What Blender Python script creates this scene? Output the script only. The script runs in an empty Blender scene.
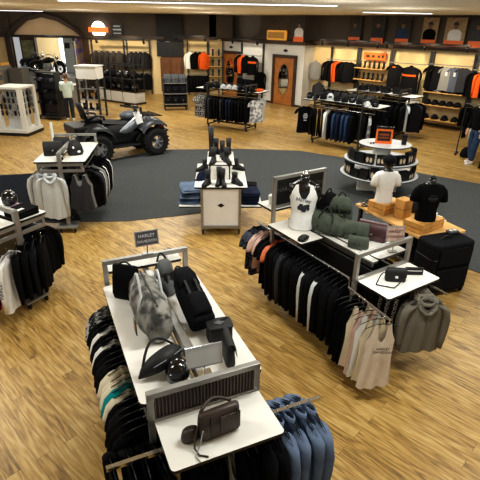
import bpy, math, random
from math import sin, cos, pi, sqrt, radians, atan2
from mathutils import Vector, Matrix
random.seed(7)
COL = bpy.context.scene.collection
def lin(c):
    c /= 255.0
    return c/12.92 if c <= .04045 else ((c+.055)/1.055)**2.4
def C(r, g, b): return (lin(r), lin(g), lin(b), 1)
# ------------------------------------------------------------ materials
MATS = {}
def mat(name, rgb, rough=.6, metal=0, noise=0, nscale=20, emit=0, spec=.5, rgb2=None, bump=0, coat=0, trans=0):
    if name in MATS: return MATS[name]
    m = bpy.data.materials.new(name); m.use_nodes = True
    nt = m.node_tree; b = nt.nodes['Principled BSDF']
    b.inputs['Roughness'].default_value = rough; b.inputs['Metallic'].default_value = metal
    b.inputs['Specular IOR Level'].default_value = spec
    b.inputs['Coat Weight'].default_value = coat
    b.inputs['Transmission Weight'].default_value = trans
    col = C(*rgb); b.inputs['Base Color'].default_value = col
    tc = nt.nodes.new('ShaderNodeTexCoord')
    if noise or rgb2:
        n = nt.nodes.new('ShaderNodeTexNoise'); n.inputs['Scale'].default_value = nscale; n.inputs['Detail'].default_value = 4
        nt.links.new(tc.outputs['Object'], n.inputs['Vector'])
        r = nt.nodes.new('ShaderNodeValToRGB')
        if rgb2:
            r.color_ramp.elements[0].position = .42; r.color_ramp.elements[1].position = .58
            r.color_ramp.elements[0].color = col; r.color_ramp.elements[1].color = C(*rgb2)
        else:
            r.color_ramp.elements[0].position = .3; r.color_ramp.elements[1].position = .7
            r.color_ramp.elements[0].color = tuple(x*(1-noise) for x in col[:3])+(1,)
            r.color_ramp.elements[1].color = tuple(min(1, x*(1+noise)) for x in col[:3])+(1,)
        nt.links.new(n.outputs['Fac'], r.inputs['Fac']); nt.links.new(r.outputs['Color'], b.inputs['Base Color'])
        if bump:
            bp = nt.nodes.new('ShaderNodeBump'); bp.inputs['Strength'].default_value = bump; bp.inputs['Distance'].default_value = .01
            nt.links.new(n.outputs['Fac'], bp.inputs['Height']); nt.links.new(bp.outputs['Normal'], b.inputs['Normal'])
    if emit:
        b.inputs['Emission Color'].default_value = col; b.inputs['Emission Strength'].default_value = emit
    MATS[name] = m
    return m
WHITE = mat('white_laminate', (230, 228, 220), .35, noise=.03, nscale=6)
EDGE = mat('black_edging', (22, 22, 22), .5)
METAL = mat('grey_steel', (152, 150, 145), .42, .55, noise=.08, nscale=9)
DMETAL = mat('dark_steel', (70, 70, 68), .45, .5, noise=.08, nscale=9)
CHROME = mat('chrome', (210, 210, 210), .18, 1, noise=.02)
BLK = mat('black_cloth', (13, 13, 15), .95, noise=.35, nscale=30, spec=.15)
BLK2 = mat('soft_black_cloth', (24, 24, 27), .95, noise=.3, nscale=30, spec=.15)
CHAR = mat('charcoal_cloth', (58, 58, 62), .95, noise=.15, nscale=60, spec=.15)
GREYC = mat('heather_grey_cloth', (135, 135, 132), .95, noise=.12, nscale=90, spec=.15)
LGREY = mat('pale_grey_cloth', (198, 201, 201), .95, noise=.08, nscale=70, spec=.15)
TAUPE = mat('taupe_cloth', (118, 113, 102), .95, noise=.1, nscale=80, spec=.15)
WCLO = mat('white_cloth', (232, 231, 226), .95, noise=.04, nscale=25, spec=.15)
CREAM = mat('cream_cloth', (226, 216, 190), .95, noise=.05, nscale=25, spec=.15)
PINK = mat('blush_cloth', (214, 184, 170), .95, noise=.06, nscale=25, spec=.15)
ORNG = mat('orange_cloth', (222, 96, 36), .9, noise=.1, nscale=25, spec=.15)
CORAL = mat('coral_cloth', (232, 132, 92), .9, noise=.08, nscale=25, spec=.15)
TEAL = mat('teal_cloth', (18, 140, 140), .9, noise=.1, nscale=25, spec=.15)
DENIM = mat('washed_denim', (106, 122, 146), .9, noise=.22, nscale=8, spec=.2)
JEAN = mat('blue_denim', (46, 64, 92), .9, noise=.3, nscale=10, spec=.2)
DKJEAN = mat('dark_denim', (28, 36, 58), .9, noise=.3, nscale=10, spec=.2)
CAMO = mat('black_white_print_cloth', (20, 20, 22), .9, nscale=26, rgb2=(196, 196, 192), spec=.15)
STRIPE = mat('grey_blue_stripe_cloth', (78, 82, 96), .9, nscale=24, rgb2=(30, 32, 40), spec=.15)
LEATH = mat('dark_brown_leather', (44, 34, 28), .5, noise=.3, nscale=15)
BLEATH = mat('black_leather', (19, 18, 18), .6, noise=.3, nscale=18)
BRLEATH = mat('brown_black_leather', (58, 46, 38), .45, noise=.3, nscale=12)
MAROON = mat('maroon_leather', (74, 44, 46), .4, noise=.25, nscale=12)
OLIVE = mat('olive_canvas', (74, 82, 70), .8, noise=.25, nscale=14, bump=.3)
OLIVED = mat('dark_olive_trim', (38, 42, 36), .8, noise=.2)
TIEDYE = mat('tie_dye_canvas', (62, 62, 60), .8, nscale=7, rgb2=(150, 148, 140), bump=.2)
PLAS = mat('black_plastic', (18, 18, 19), .4)
GLOSS = mat('gloss_black', (12, 12, 13), .15, coat=.5)
RUB = mat('tyre_rubber', (22, 22, 22), .85, noise=.2)
SILV = mat('silver_paint', (165, 170, 176), .3, .6)
GPLAS = mat('grey_plastic', (82, 86, 90), .45)
WOODT = mat('pale_board_wood', (218, 174, 108), .5, noise=.2, nscale=5)
CRATE = mat('crate_wood', (204, 152, 82), .6, noise=.25, nscale=7)
DOORW = mat('oak_door', (168, 106, 48), .45, noise=.2, nscale=4)
TRIMW = mat('dark_trim', (58, 40, 26), .5, noise=.2, nscale=4)
FRAMEB = mat('dark_brown_frame', (66, 44, 28), .5, noise=.2, nscale=4)
WALLW = mat('white_wall', (214, 212, 204), .8, noise=.03, nscale=2)
WALLB = mat('beige_wall', (212, 188, 140), .8, noise=.04, nscale=2)
UPW = mat('dark_upper_wall', (84, 74, 63), .85, noise=.1, nscale=2)
GABLE = mat('tan_gable', (205, 180, 146), .85, noise=.06, nscale=2)
CEILM = mat('cream_ceiling', (244, 238, 220), .8, noise=.05, nscale=1.5)
SHELFW = mat('honey_shelf', (206, 164, 98), .5, noise=.1, nscale=4)
SKIN = mat('skin', (205, 158, 130), .6, noise=.05)
HAIR = mat('brown_hair', (92, 62, 40), .6, noise=.3, nscale=40)
MINT = mat('mint_jacket', (206, 222, 214), .9, noise=.05)
NAVY = mat('navy_trousers', (36, 40, 52), .9, noise=.2)
PAPER = mat('paper', (236, 234, 228), .7, noise=.02)
GLOW = mat('lit_white', (255, 250, 240), .5, emit=3.5)
GLOWO = mat('lit_orange', (240, 120, 40), .5, emit=1.2)
TUBE = mat('fluorescent_diffuser', (245, 248, 255), .5, emit=3.0)
SIGNO = mat('sign_orange', (226, 104, 34), .5, noise=.06)
AMBER = mat('amber_board', (226, 168, 82), .5, noise=.1, nscale=8)
MIRR = mat('mirror_glass', (225, 230, 232), .03, 1)
GLASS = mat('clear_glass', (225, 232, 230), .05, trans=.85)
SOLE = mat('white_rubber', (230, 230, 228), .6)
RED = mat('red_plastic', (190, 50, 30), .35)
FACE1 = mat('poster_brown', (112, 82, 58), .6, noise=.4, nscale=8)
SHIRTW = mat('poster_white', (205, 203, 198), .6, noise=.1)
POSTD = mat('poster_dark', (40, 36, 32), .6, noise=.5, nscale=9)
POSTT = mat('poster_tan', (146, 122, 88), .6, noise=.3, nscale=9)
MESHM = mat('dark_mesh', (54, 46, 42), .6, .3)
DAY = mat('daylight_pane', (226, 236, 240), .4, emit=1.1)
POSTERP = mat('violet_poster', (110, 100, 150), .6, nscale=2.2, rgb2=(190, 150, 120))

def floor_mat():
    m = bpy.data.materials.new('oak_plank_floor'); m.use_nodes = True
    nt = m.node_tree; N = nt.nodes; L = nt.links; b = N['Principled BSDF']
    tc = N.new('ShaderNodeTexCoord'); mp = N.new('ShaderNodeMapping'); mp.inputs['Rotation'].default_value = (0, 0, radians(44))
    L.new(tc.outputs['Object'], mp.inputs['Vector'])
    br = N.new('ShaderNodeTexBrick'); br.inputs['Scale'].default_value = 1
    br.inputs['Brick Width'].default_value = 1.35; br.inputs['Row Height'].default_value = .13
    br.inputs['Mortar Size'].default_value = .0025; br.inputs['Bias'].default_value = 0
    br.inputs['Color1'].default_value = (0, 0, 0, 1); br.inputs['Color2'].default_value = (1, 1, 1, 1); br.inputs['Mortar'].default_value = (.0, .0, .0, 1)
    br.offset = .37
    L.new(mp.outputs['Vector'], br.inputs['Vector'])
    # long cathedral grain
    m2 = N.new('ShaderNodeMapping'); m2.inputs['Scale'].default_value = (.8, 6.5, 1)
    L.new(mp.outputs['Vector'], m2.inputs['Vector'])
    off = N.new('ShaderNodeVectorMath'); off.operation = 'MULTIPLY_ADD'; off.inputs[1].default_value = (37, 23, 0)
    L.new(br.outputs['Color'], off.inputs[0]); L.new(m2.outputs['Vector'], off.inputs[2])
    n1 = N.new('ShaderNodeTexNoise'); n1.inputs['Scale'].default_value = .8; n1.inputs['Detail'].default_value = 3
    L.new(off.outputs[0], n1.inputs['Vector'])
    mul = N.new('ShaderNodeMath'); mul.operation = 'MULTIPLY'; mul.inputs[1].default_value = 62
    L.new(n1.outputs['Fac'], mul.inputs[0])
    sn = N.new('ShaderNodeMath'); sn.operation = 'SINE'; L.new(mul.outputs[0], sn.inputs[0])
    n2 = N.new('ShaderNodeTexNoise'); n2.inputs['Scale'].default_value = 5; n2.inputs['Detail'].default_value = 8; n2.inputs['Roughness'].default_value = .7
    L.new(off.outputs[0], n2.inputs['Vector'])
    ad = N.new('ShaderNodeMath'); ad.operation = 'MULTIPLY_ADD'; ad.inputs[1].default_value = .12
    L.new(sn.outputs[0], ad.inputs[0]); L.new(n2.outputs['Fac'], ad.inputs[2])
    ad2 = N.new('ShaderNodeMath'); ad2.operation = 'MULTIPLY_ADD'; ad2.inputs[1].default_value = .2
    L.new(br.outputs['Color'], ad2.inputs[0]); L.new(ad.outputs[0], ad2.inputs[2])
    rp = N.new('ShaderNodeValToRGB'); e = rp.color_ramp.elements
    e[0].position = .28; e[0].color = C(104, 78, 40); e[1].position = .95; e[1].color = C(208, 180, 120)
    k = e.new(.6); k.color = C(178, 142, 78)
    L.new(ad2.outputs[0], rp.inputs['Fac']); 
    mx = N.new('ShaderNodeMixRGB'); mx.inputs['Color2'].default_value = C(104, 78, 40)
    ml = N.new('ShaderNodeMath'); ml.operation = 'MULTIPLY'; ml.inputs[1].default_value = .6
    L.new(br.outputs['Fac'], ml.inputs[0]); L.new(ml.outputs[0], mx.inputs['Fac']); L.new(rp.outputs['Color'], mx.inputs['Color1'])
    L.new(mx.outputs['Color'], b.inputs['Base Color'])
    b.inputs['Roughness'].default_value = .38; b.inputs['Specular IOR Level'].default_value = .45
    return m
FLOORM = floor_mat()
CARPM = mat('charcoal_carpet', (80, 82, 82), .95, noise=.25, nscale=55, spec=.1, bump=.4)
MATM = mat('near_black_mat', (30, 33, 40), .95, noise=.3, nscale=40, spec=.1)

# ------------------------------------------------------------ mesh builder
class MB:
    def __init__(s): s.v = []; s.f = []; s.mi = []
    def add(s, vs, fs, mi=0):
        o = len(s.v); s.v += [tuple(p) for p in vs]; s.f += [tuple(i+o for i in f) for f in fs]
        s.mi += [mi]*len(fs) if isinstance(mi, int) else list(mi)
        return s
    def box(s, c, d, rz=0, mi=0, M=None):
        x, y, z = d[0]/2, d[1]/2, d[2]/2
        vs = [Vector((a*x, b*y, e*z)) for a in (-1, 1) for b in (-1, 1) for e in (-1, 1)]
        R = M or Matrix.Rotation(rz, 3, 'Z'); c = Vector(c)
        return s.add([R@v+c for v in vs], [(0,1,3,2),(4,6,7,5),(0,4,5,1),(2,3,7,6),(0,2,6,4),(1,5,7,3)], mi)
    def bar(s, p, q, w, h=None, mi=0):
        p, q = Vector(p), Vector(q); d = q-p; h = h or w
        R = d.to_track_quat('X', 'Z').to_matrix()
        return s.box((p+q)/2, (d.length, w, h), M=R, mi=mi)
    def tube(s, pts, r, seg=8, mi=0, cap=True):
        pts = [Vector(p) for p in pts]; n = len(pts); rr = r if isinstance(r, (list, tuple)) else [r]*n
        vs = []; fs = []
        up = None
        for i, p in enumerate(pts):
            t = (pts[min(i+1, n-1)]-pts[max(i-1, 0)]).normalized()
            if up is None:
                up = Vector((0, 0, 1)) if abs(t.z) < .9 else Vector((1, 0, 0))
            u = (up-t*up.dot(t))
            if u.length < 1e-4: u = t.orthogonal()
            u.normalize(); w = t.cross(u); up = u
            for k in range(seg):
                a = 2*pi*k/seg; vs.append(p+(u*cos(a)+w*sin(a))*rr[i])
        for i in range(n-1):
            for k in range(seg):
                a = i*seg+k; b = i*seg+(k+1) % seg
                fs.append((a, b, b+seg, a+seg))
        if cap: fs.append(tuple(reversed(range(seg)))); fs.append(tuple((n-1)*seg+k for k in range(seg)))
        return s.add(vs, fs, mi)
    def loft(s, rings, mi=0, cap=True, close=True):
        n = len(rings[0]); vs = [p for r in rings for p in r]; fs = []
        for i in range(len(rings)-1):
            for k in range(n if close else n-1):
                a = i*n+k; b = i*n+(k+1) % n
                fs.append((a, b, b+n, a+n))
        m = [mi]*len(fs)
        if cap and close:
            fs.append(tuple(reversed(range(n)))); fs.append(tuple((len(rings)-1)*n+k for k in range(n))); m += [mi, mi]
        return s.add(vs, fs, m)
    def rings(s, data, seg=12, mi=0, p=1.0, cap=True):
        # data: (cx,cy,z,rx,ry) super-elliptic rings stacked in z
        R = []
        for cx, cy, z, rx, ry in data:
            r = []
            for k in range(seg):
                a = 2*pi*k/seg; ca, sa = cos(a), sin(a)
                r.append((cx+rx*math.copysign(abs(ca)**p, ca), cy+ry*math.copysign(abs(sa)**p, sa), z))
            R.append(r)
        return s.loft(R, mi, cap)
    def lathe(s, prof, seg=20, c=(0, 0, 0), axis='Z', mi=0, cap=True):
        R = []
        for r, h in prof:
            ring = []
            for k in range(seg):
                a = 2*pi*k/seg
                q = (r*cos(a), r*sin(a), h) if axis == 'Z' else ((h, r*cos(a), r*sin(a)) if axis == 'X' else (r*sin(a), h, r*cos(a)))
                ring.append((q[0]+c[0], q[1]+c[1], q[2]+c[2]))
            R.append(ring)
        return s.loft(R, mi, cap)
    def ell(s, c, r, seg=12, n=8, mi=0, t0=0, t1=pi):
        R = []
        for i in range(n+1):
            t = t0+(t1-t0)*i/n; rr = max(sin(t), .02)
            R.append([(c[0]+r[0]*rr*cos(2*pi*k/seg), c[1]+r[1]*rr*sin(2*pi*k/seg), c[2]+r[2]*cos(t)) for k in range(seg)])
        return s.loft(list(reversed(R)), mi)
    def prism(s, poly, z0, z1, mi=0, side=None, M=None):
        n = len(poly); vs = [(x, y, z0) for x, y in poly]+[(x, y, z1) for x, y in poly]
        if M: vs = [M@Vector(v) for v in vs]
        fs = [tuple(reversed(range(n))), tuple(range(n, 2*n))]+[(i, (i+1) % n, n+(i+1) % n, n+i) for i in range(n)]
        return s.add(vs, fs, [mi, mi]+[mi if side is None else side]*n)
    def xform(s, M): s.v = [tuple(M@Vector(p)) for p in s.v]; return s
    def build(s, name, mats, parent=None, loc=(0,0,0), rz=0, smooth=False, bev=0):
        me = bpy.data.meshes.new(name); me.from_pydata(s.v, [], s.f)
        if not isinstance(mats, (list, tuple)): mats = [mats]
        for m in mats: me.materials.append(m)
        for p, i in zip(me.polygons, s.mi): p.material_index = min(i, len(mats)-1); p.use_smooth = smooth
        me.update()
        o = bpy.data.objects.new(name, me); COL.objects.link(o); o.location = loc; o.rotation_euler = (0, 0, rz)
        if parent: o.parent = parent
        if bev:
            b = o.modifiers.new('bevel', 'BEVEL'); b.width = bev; b.segments = 2; b.limit_method = 'ANGLE'
        return o
def tag(o, label, cat, group=None, kind=None):
    if label: o['label'] = label
    if cat: o['category'] = cat
    if group: o['group'] = group
    if kind: o['kind'] = kind
    return o
def struct(o): o['kind'] = 'structure'; return o
def thing(name, label, cat, loc=(0,0,0), rz=0, group=None):
    o = bpy.data.objects.new(name, None); COL.objects.link(o); o.empty_display_size = .1
    o.location = loc; o.rotation_euler = (0, 0, rz)
    return tag(o, label, cat, group)
def dup(root, loc=None, rz=None, label=None, group=None):
    def cp(o, par):
        c = o.copy(); COL.objects.link(c); c.parent = par
        for k in o.children: cp(k, c)
        return c
    c = cp(root, None)
    if loc is not None: c.location = loc
    if rz is not None: c.rotation_euler = (0, 0, rz)
    if label: c['label'] = label
    if group: c['group'] = group
    return c
def rrect(w, d, r=.03, cx=0, cy=0, n=4):
    P = []
    for sx, sy, a0 in ((1,1,0), (-1,1,pi/2), (-1,-1,pi), (1,-1,1.5*pi)):
        for k in range(n+1):
            a = a0+pi/2*k/n
            P.append((cx+sx*(w/2-r)+r*cos(a), cy+sy*(d/2-r)+r*sin(a)))
    return P
def text(name, s, size, m, parent, loc, rot, ext=.001, align='CENTER', sx=1):
    cu = bpy.data.curves.new(name, 'FONT'); cu.body = s; cu.size = size; cu.extrude = ext; cu.align_x = align; cu.align_y = 'CENTER'; cu.resolution_u = 2
    t = bpy.data.objects.new(name+'_tmp', cu); COL.objects.link(t)
    bpy.context.view_layer.update()
    me = bpy.data.meshes.new_from_object(t.evaluated_get(bpy.context.evaluated_depsgraph_get()))
    bpy.data.objects.remove(t)
    me.materials.clear(); me.materials.append(m)
    o = bpy.data.objects.new(name, me); COL.objects.link(o); o.parent = parent; o.location = loc; o.rotation_euler = rot; o.scale = (sx, 1, 1)
    return o
class Fr:                                   # a local frame on the floor: (x, y, z) -> world
    def __init__(s, x, y, deg): s.x, s.y, s.a = x, y, radians(deg)
    def w(s, x, y, z=0): return (s.x+x*cos(s.a)-y*sin(s.a), s.y+x*sin(s.a)+y*cos(s.a), z)
    def r(s, deg=0): return s.a+radians(deg)

# ------------------------------------------------------------ camera
cam = bpy.data.cameras.new('camera'); co = bpy.data.objects.new('camera', cam); COL.objects.link(co)
cam.sensor_fit = 'HORIZONTAL'; cam.sensor_width = 36; cam.lens = 36*455/480; cam.clip_end = 200
p = radians(25.3); rl = radians(1.1)
fwd = Vector((0, cos(p), -sin(p))); u0 = Vector((0, sin(p), cos(p))); r0 = Vector((1, 0, 0))
rt = r0*cos(rl)+u0*sin(rl)*1; 
# roll so that plumb lines lean slightly as in the photograph
R_ = r0*cos(rl)+u0*sin(rl); U_ = u0*cos(rl)-r0*sin(rl)
co.matrix_world = Matrix(((R_.x, U_.x, -fwd.x, 0), (R_.y, U_.y, -fwd.y, 0), (R_.z, U_.z, -fwd.z, 3.5), (0, 0, 0, 1)))
bpy.context.scene.camera = co

# ------------------------------------------------------------ setting
S2 = sqrt(.5)
def W(s, off=0, z=0, k=26.0):               # point on the slanting right wall, off = distance into the shop
    return (s*S2-off*S2, k-s*S2-off*S2, z)
WR = radians(-45)                           # rotation whose local x runs along the right wall, local -y into the shop
struct(MB().prism([(-17,-1.5),(13,-1.5),(16,12),(0.5,29),(-17,29)], -.1, 0).build('floor', FLOORM))
carp = [(-9,10.6),(-6,10.95),(-5.1,11.1),(-2.5,13.75),(-.05,14.05),(1.8,13.95),(3.05,13.2),(4.3,12.1),(6,10.95),(9,9),(9,3.5),(3.85,6.3),(2.2,8.0),(.75,9.3),(.2,9.05),(-1.2,8.5),(-2.2,8.15),(-2.9,8.1),(-9,7.4)]
def carpet():
    o = MB().prism(carp, .001, .008).build('floor_carpet', CARPM); struct(o)
    struct(MB().prism([(-9,10.5),(-6,10.85),(-4.75,11.3),(-3.1,8.15),(-9,7.5)], .0085, .012).build('floor_mat', MATM))
carpet()
HC = 3.95
def ceiling():
    c = struct(MB().box((0, 14, HC+.06), (34, 34, .12)).build('ceiling', CEILM))
    for i, (x0, x1, y) in enumerate(((-4.2, 2.1, 11.5), (-13, -9.6, 24.2), (3.7, 5.9, 16.0))):
        t = thing('ceiling_light', ['long white fluorescent strip running across the ceiling, largest of the three', 'thin fluorescent strip on the ceiling above the showroom gable, at far left', 'short fluorescent strip on the ceiling above the portraits at right'][i], 'ceiling light', ((x0+x1)/2, y, HC))
        MB().box((0, 0, -.012), (x1-x0, .2, .024)).build('housing', mat('white_metal', (220, 216, 205), .4), t)
        MB().box((0, 0, -.03), (x1-x0-.06, .14, .014)).build('diffuser', TUBE, t)
ceiling()
YB = 26.0
def shell():
    # left (back) wall with the showroom opening X -12.2..-8.5
    HT = 2.78
    w = MB()
    w.box((-14.3, YB+.1, HT/2), (4.2, .2, HT)); w.box((-6.3, YB+.1, HT/2), (4.3, .2, HT))
    w.box((-4.6, YB-.02, 1.38), (.45, .2, 2.76))
    struct(w.build('wall_left', WALLB))
    u = MB(); u.box((-14.3, YB+.1, (HT+HC)/2), (4.2, .2, HC-HT)); u.box((-5.0, YB+.1, (HT+HC)/2), (7.1, .2, HC-HT))
    u.box((-10.35, YB+.14, (HT+HC)/2), (3.8, .1, HC-HT))
    struct(u.build('wall_left_upper', UPW))
    # gable infill and its dark arched border
    base = [(-12.1, 2.8), (-11.75, 3.1), (-11.2, 3.5), (-10.4, 3.68), (-9.6, 3.5), (-8.85, 3.1), (-8.45, 2.8)]
    Mx = Matrix(((1,0,0,0),(0,0,-1,0),(0,1,0,0),(0,0,0,1)))
    g = MB().prism(base, -YB-.06, -YB+.0, M=Mx); struct(g.build('wall_gable', GABLE))
    t = MB()
    out = [(-12.45, 2.7), (-12.0, 3.2), (-11.35, 3.66), (-10.4, 3.88), (-9.5, 3.68), (-8.65, 3.2), (-8.05, 2.7)]
    for i in range(6):
        t.prism([base[i], out[i], out[i+1], base[i+1]][::-1], -YB+.0, -YB+.2, M=Mx)
    struct(t.build('trim_1', TRIMW))
    struct(MB().box((-10.35, YB-.05, 2.77), (5.0, .22, .1)).box((-6.2, YB-.12, 2.82), (4.1, .3, .14)).box((-14.6, YB-.12, 2.82), (4.4, .3, .14)).box((-12.35, YB, 1.38), (.3, .28, 2.76)).box((-8.3, YB, 1.38), (.3, .28, 2.76)).build('trim_2', TRIMW))
    # mid wall behind the panelled doors
    w = MB(); w.box((-2.4, YB+.1, 1.4), (3.0, .2, 2.8)); struct(w.build('wall_back', WALLB))
    w = MB(); w.box((-1.2, YB+.1, (2.8+HC)/2), (1.2, .2, HC-2.8)); struct(w.build('wall_back_upper', UPW))
    struct(MB().box((-2.4, YB-.1, 2.84), (2.0, .3, .14)).build('trim_3', TRIMW))
    struct(MB().box((-3.85, YB-.1, 3.3), (1.35, .2, 1.3)).build('wall_column', mat('black_panel', (24, 20, 17), .7)))
    d = struct(MB().box((-3.85, YB-.06, 1.1), (1.3, .1, 2.2)).build('door_3', mat('dark_oak', (112, 70, 36), .5, noise=.2, nscale=4)))
    for s in (-1, 1):
        MB().box((-3.85+s*.31, YB-.13, 1.0), (.52, .04, 1.7)).box((-3.85+s*.31, YB-.155, 1.35), (.36, .02, .7)).box((-3.85+s*.31, YB-.155, .55), (.36, .02, .6)).build('door_leaf', MATS['dark_oak'], d, bev=.01)
    MB().box((-3.85, YB-.12, 2.28), (1.4, .14, .7)).build('dark_header', mat('header', (26, 24, 24), .5, noise=.3), d)
    # slanting right wall
    def wb(s0, s1, z0, z1, off, th, m, name, k=26.0):
        b = MB(); c = W((s0+s1)/2, off+th/2, (z0+z1)/2, k); b.box(c, (s1-s0, th, z1-z0), rz=WR)
        return struct(b.build(name, m))
    wb(4.6, 17, 0, 2.75, -.2, .2, WALLB, 'wall_right')
    wb(-2.2, 17, 2.75, HC, -.2, .2, UPW, 'wall_right_upper')
    wb(4.55, 17, 2.78, 2.92, 0, .32, TRIMW, 'trim_4')
    wb(4.6, 17, 0, .1, 0, .015, TRIMW, 'baseboard_right')
    # fitting rooms stand one step forward of it
    wb(-1.6, 4.6, 0, 2.72, .707-.12+.0, .12, WALLW, 'wall_fitting')
    e = MB(); c = W(4.54, .3, 1.36); e.box(c, (.12, .6, 2.72), rz=WR); struct(e.build('wall_fitting_side', WALLW))
    wb(-1.65, 4.72, 2.72, 2.86, .0, .85, TRIMW, 'trim_5')
    wb(-1.6, 4.6, 0, .09, .707, .015, TRIMW, 'baseboard_fitting')
    return wb
wb = shell()
def fitting_door(n, s, ):
    wx = W(s, .715, 0)
    d = struct(MB().box((0, -.03, 1.08), (1.2, .05, 2.12)).build('door_%d' % n, DOORW, None, wx, WR, bev=.006))
    MB().box((-.66, -.05, 1.1), (.13, .1, 2.2)).box((.66, -.05, 1.1), (.13, .1, 2.2)).box((0, -.05, 2.2), (1.45, .1, .14)).build('door_frame', FRAMEB, d)
    prof = [(.30*cos(2*pi*k/28), .68*sin(2*pi*k/28)) for k in range(28)]
    Mx = Matrix(((1,0,0,0),(0,0,-1,0),(0,1,0,1.16),(0,0,0,1)))
    MB().prism(prof, .055, .07, M=Mx).build('mirror', MIRR, d)
    rim = [(.31*cos(2*pi*k/28), -.065, 1.16+.69*sin(2*pi*k/28)) for k in range(29)]
    MB().tube(rim, .014, 6).build('mirror_rim', FRAMEB, d)
    MB().lathe([(.0, -.13), (.035, -.12), (.035, -.09), (.012, -.085), (.012, -.05)], 10, (-.5, 0, .95), 'Y').build('door_handle', CHROME, d, smooth=True)
    MB().prism([(0, .07), (.16, 0), (0, -.07), (-.16, 0)], -.0, .02, M=Matrix(((1,0,0,0),(0,0,-1,0),(0,1,0,2.45),(0,0,0,1)))).build('emblem', PLAS, d)
fitting_door(1, 3.5); fitting_door(2, -.2)

# ------------------------------------------------------------ showroom beyond the opening
def showroom():
    struct(MB().box((-10.5, 31, .36), (9, 9.6, .72)).build('floor_showroom', mat('grey_floor', (150, 152, 152), .5, noise=.05)))
    struct(MB().box((-10.5, 34.6, 2.2), (10, .2, 4.4)).build('wall_showroom', WALLB))
    for i, x in enumerate((-12.4, -11.2, -10.0)):
        f = struct(MB().box((x-.45, 34.4, 2.1), (.1, .1, 2.6)).box((x+.45, 34.4, 2.1), (.1, .1, 2.6)).box((x, 34.4, 3.4), (1, .1, .1)).box((x, 34.4, .8), (1, .1, .1)).box((x, 34.4, 2.2), (.9, .06, .05)).build('window_%d' % (i+1), mat('white_frame', (205, 205, 200), .5)))
        MB().box((x, 34.45, 2.1), (.9, .02, 2.6)).build('pane', DAY, f)
    t = tag(MB().box((0, 0, 1.0), (1.1, .06, 2.0)).build('hanging_banner', POSTERP, None, (-9.55, 29.5, .72)), 'violet and tan printed panel standing at the right side of the showroom opening', 'panel')
    t = thing('display_column', 'pale blue-white display column standing inside the showroom behind the motorcycles', 'column', (-10.35, 29.2, .72))
    MB().box((0, 0, 1.1), (.55, .3, 2.2)).build('column_body', mat('blue_white', (206, 216, 222), .5), t); MB().box((-.05, -.16, 1.5), (.3, .02, .3)).build('screen', PLAS, t)
    t = thing('glazed_cabinet', 'dark glazed wall cabinet at the left of the showroom opening', 'cabinet', (-12.9, 29.5, .72))
    MB().box((0, .1, .95), (.9, .3, 1.9)).build('case', FRAMEB, t); MB().box((0, -.06, 1.25), (.7, .02, 1.0)).build('glass_front', mat('dull_glass', (120, 125, 100), .2, noise=.4, nscale=5), t)
showroom()
def motorcycle():
    t = thing('motorcycle', 'black cruiser motorcycle on the showroom platform, nearer the opening', 'motorcycle')
    for x in (-.75, .78):
        w = MB().lathe([(.2, -.06), (.29, -.075), (.33, -.04), (.34, 0), (.33, .04), (.29, .075), (.2, .06), (.2, -.06)], 22, (x, 0, .34), 'Y', cap=False).build('tyre', RUB, t, smooth=True)
        b = MB().lathe([(.03, -.08), (.06, -.03), (.06, .03), (.03, .08)], 12, (x, 0, .34), 'Y')
        for k in range(10):
            a = 2*pi*k/10; b.bar((x, 0, .34), (x+.22*cos(a), 0, .34+.22*sin(a)), .015)
        b.build('spoked_hub', CHROME, w)
    MB().rings([(-.02, 0, .28, .28, .14), (0, 0, .45, .3, .17), (0, 0, .62, .22, .13)], 10).build('engine', SILV, t)
    MB().tube([(-.75, 0, .4), (-.3, 0, .55), (.3, 0, .72), (.5, 0, .82)], .05).tube([(.5, 0, .8), (.3, 0, .3), (-.4, 0, .28)], .03).build('frame', PLAS, t)
    o = MB().ell((.14, 0, .82), (.34, .15, .13)).build('fuel_tank', GLOSS, t, smooth=True)
    MB().rings([(-.3, 0, .66, .3, .14), (-.3, 0, .72, .32, .16), (-.34, 0, .77, .24, .13)], 14).build('seat', BLEATH, t, smooth=True)
    for x in (-.75, .78):
        pts = [(x+.39*cos(a), 0, .34+.39*sin(a)) for a in [radians(q) for q in range(20, 165, 18)]]
        MB().tube(pts, .06, 8).build('mudguard', GLOSS, t, smooth=True)
    for s in (-1, 1):
        MB().tube([(.78, s*.11, .34), (.5, s*.11, .98)], .022).build('fork_leg', CHROME, t)
    MB().tube([(.25, -.42, 1.08), (.38, -.3, 1.12), (.5, 0, 1.0), (.38, .3, 1.12), (.25, .42, 1.08)], .018).build('handlebar', CHROME, t)
    MB().ell((.64, 0, .92), (.11, .1, .1)).build('headlamp', CHROME, t, smooth=True)
    MB().tube([(.2, -.2, .3), (-.2, -.22, .25), (-.95, -.22, .3)], .045).build('exhaust_pipe', CHROME, t, smooth=True)
    return t
m1 = motorcycle(); m1.location = (-11.15, 27.6, .72); m1.rotation_euler = (0, 0, radians(-12))
dup(m1, (-12.4, 28.9, .72), radians(-20), 'black motorcycle at the far left of the showroom platform, behind the other one')

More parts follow.
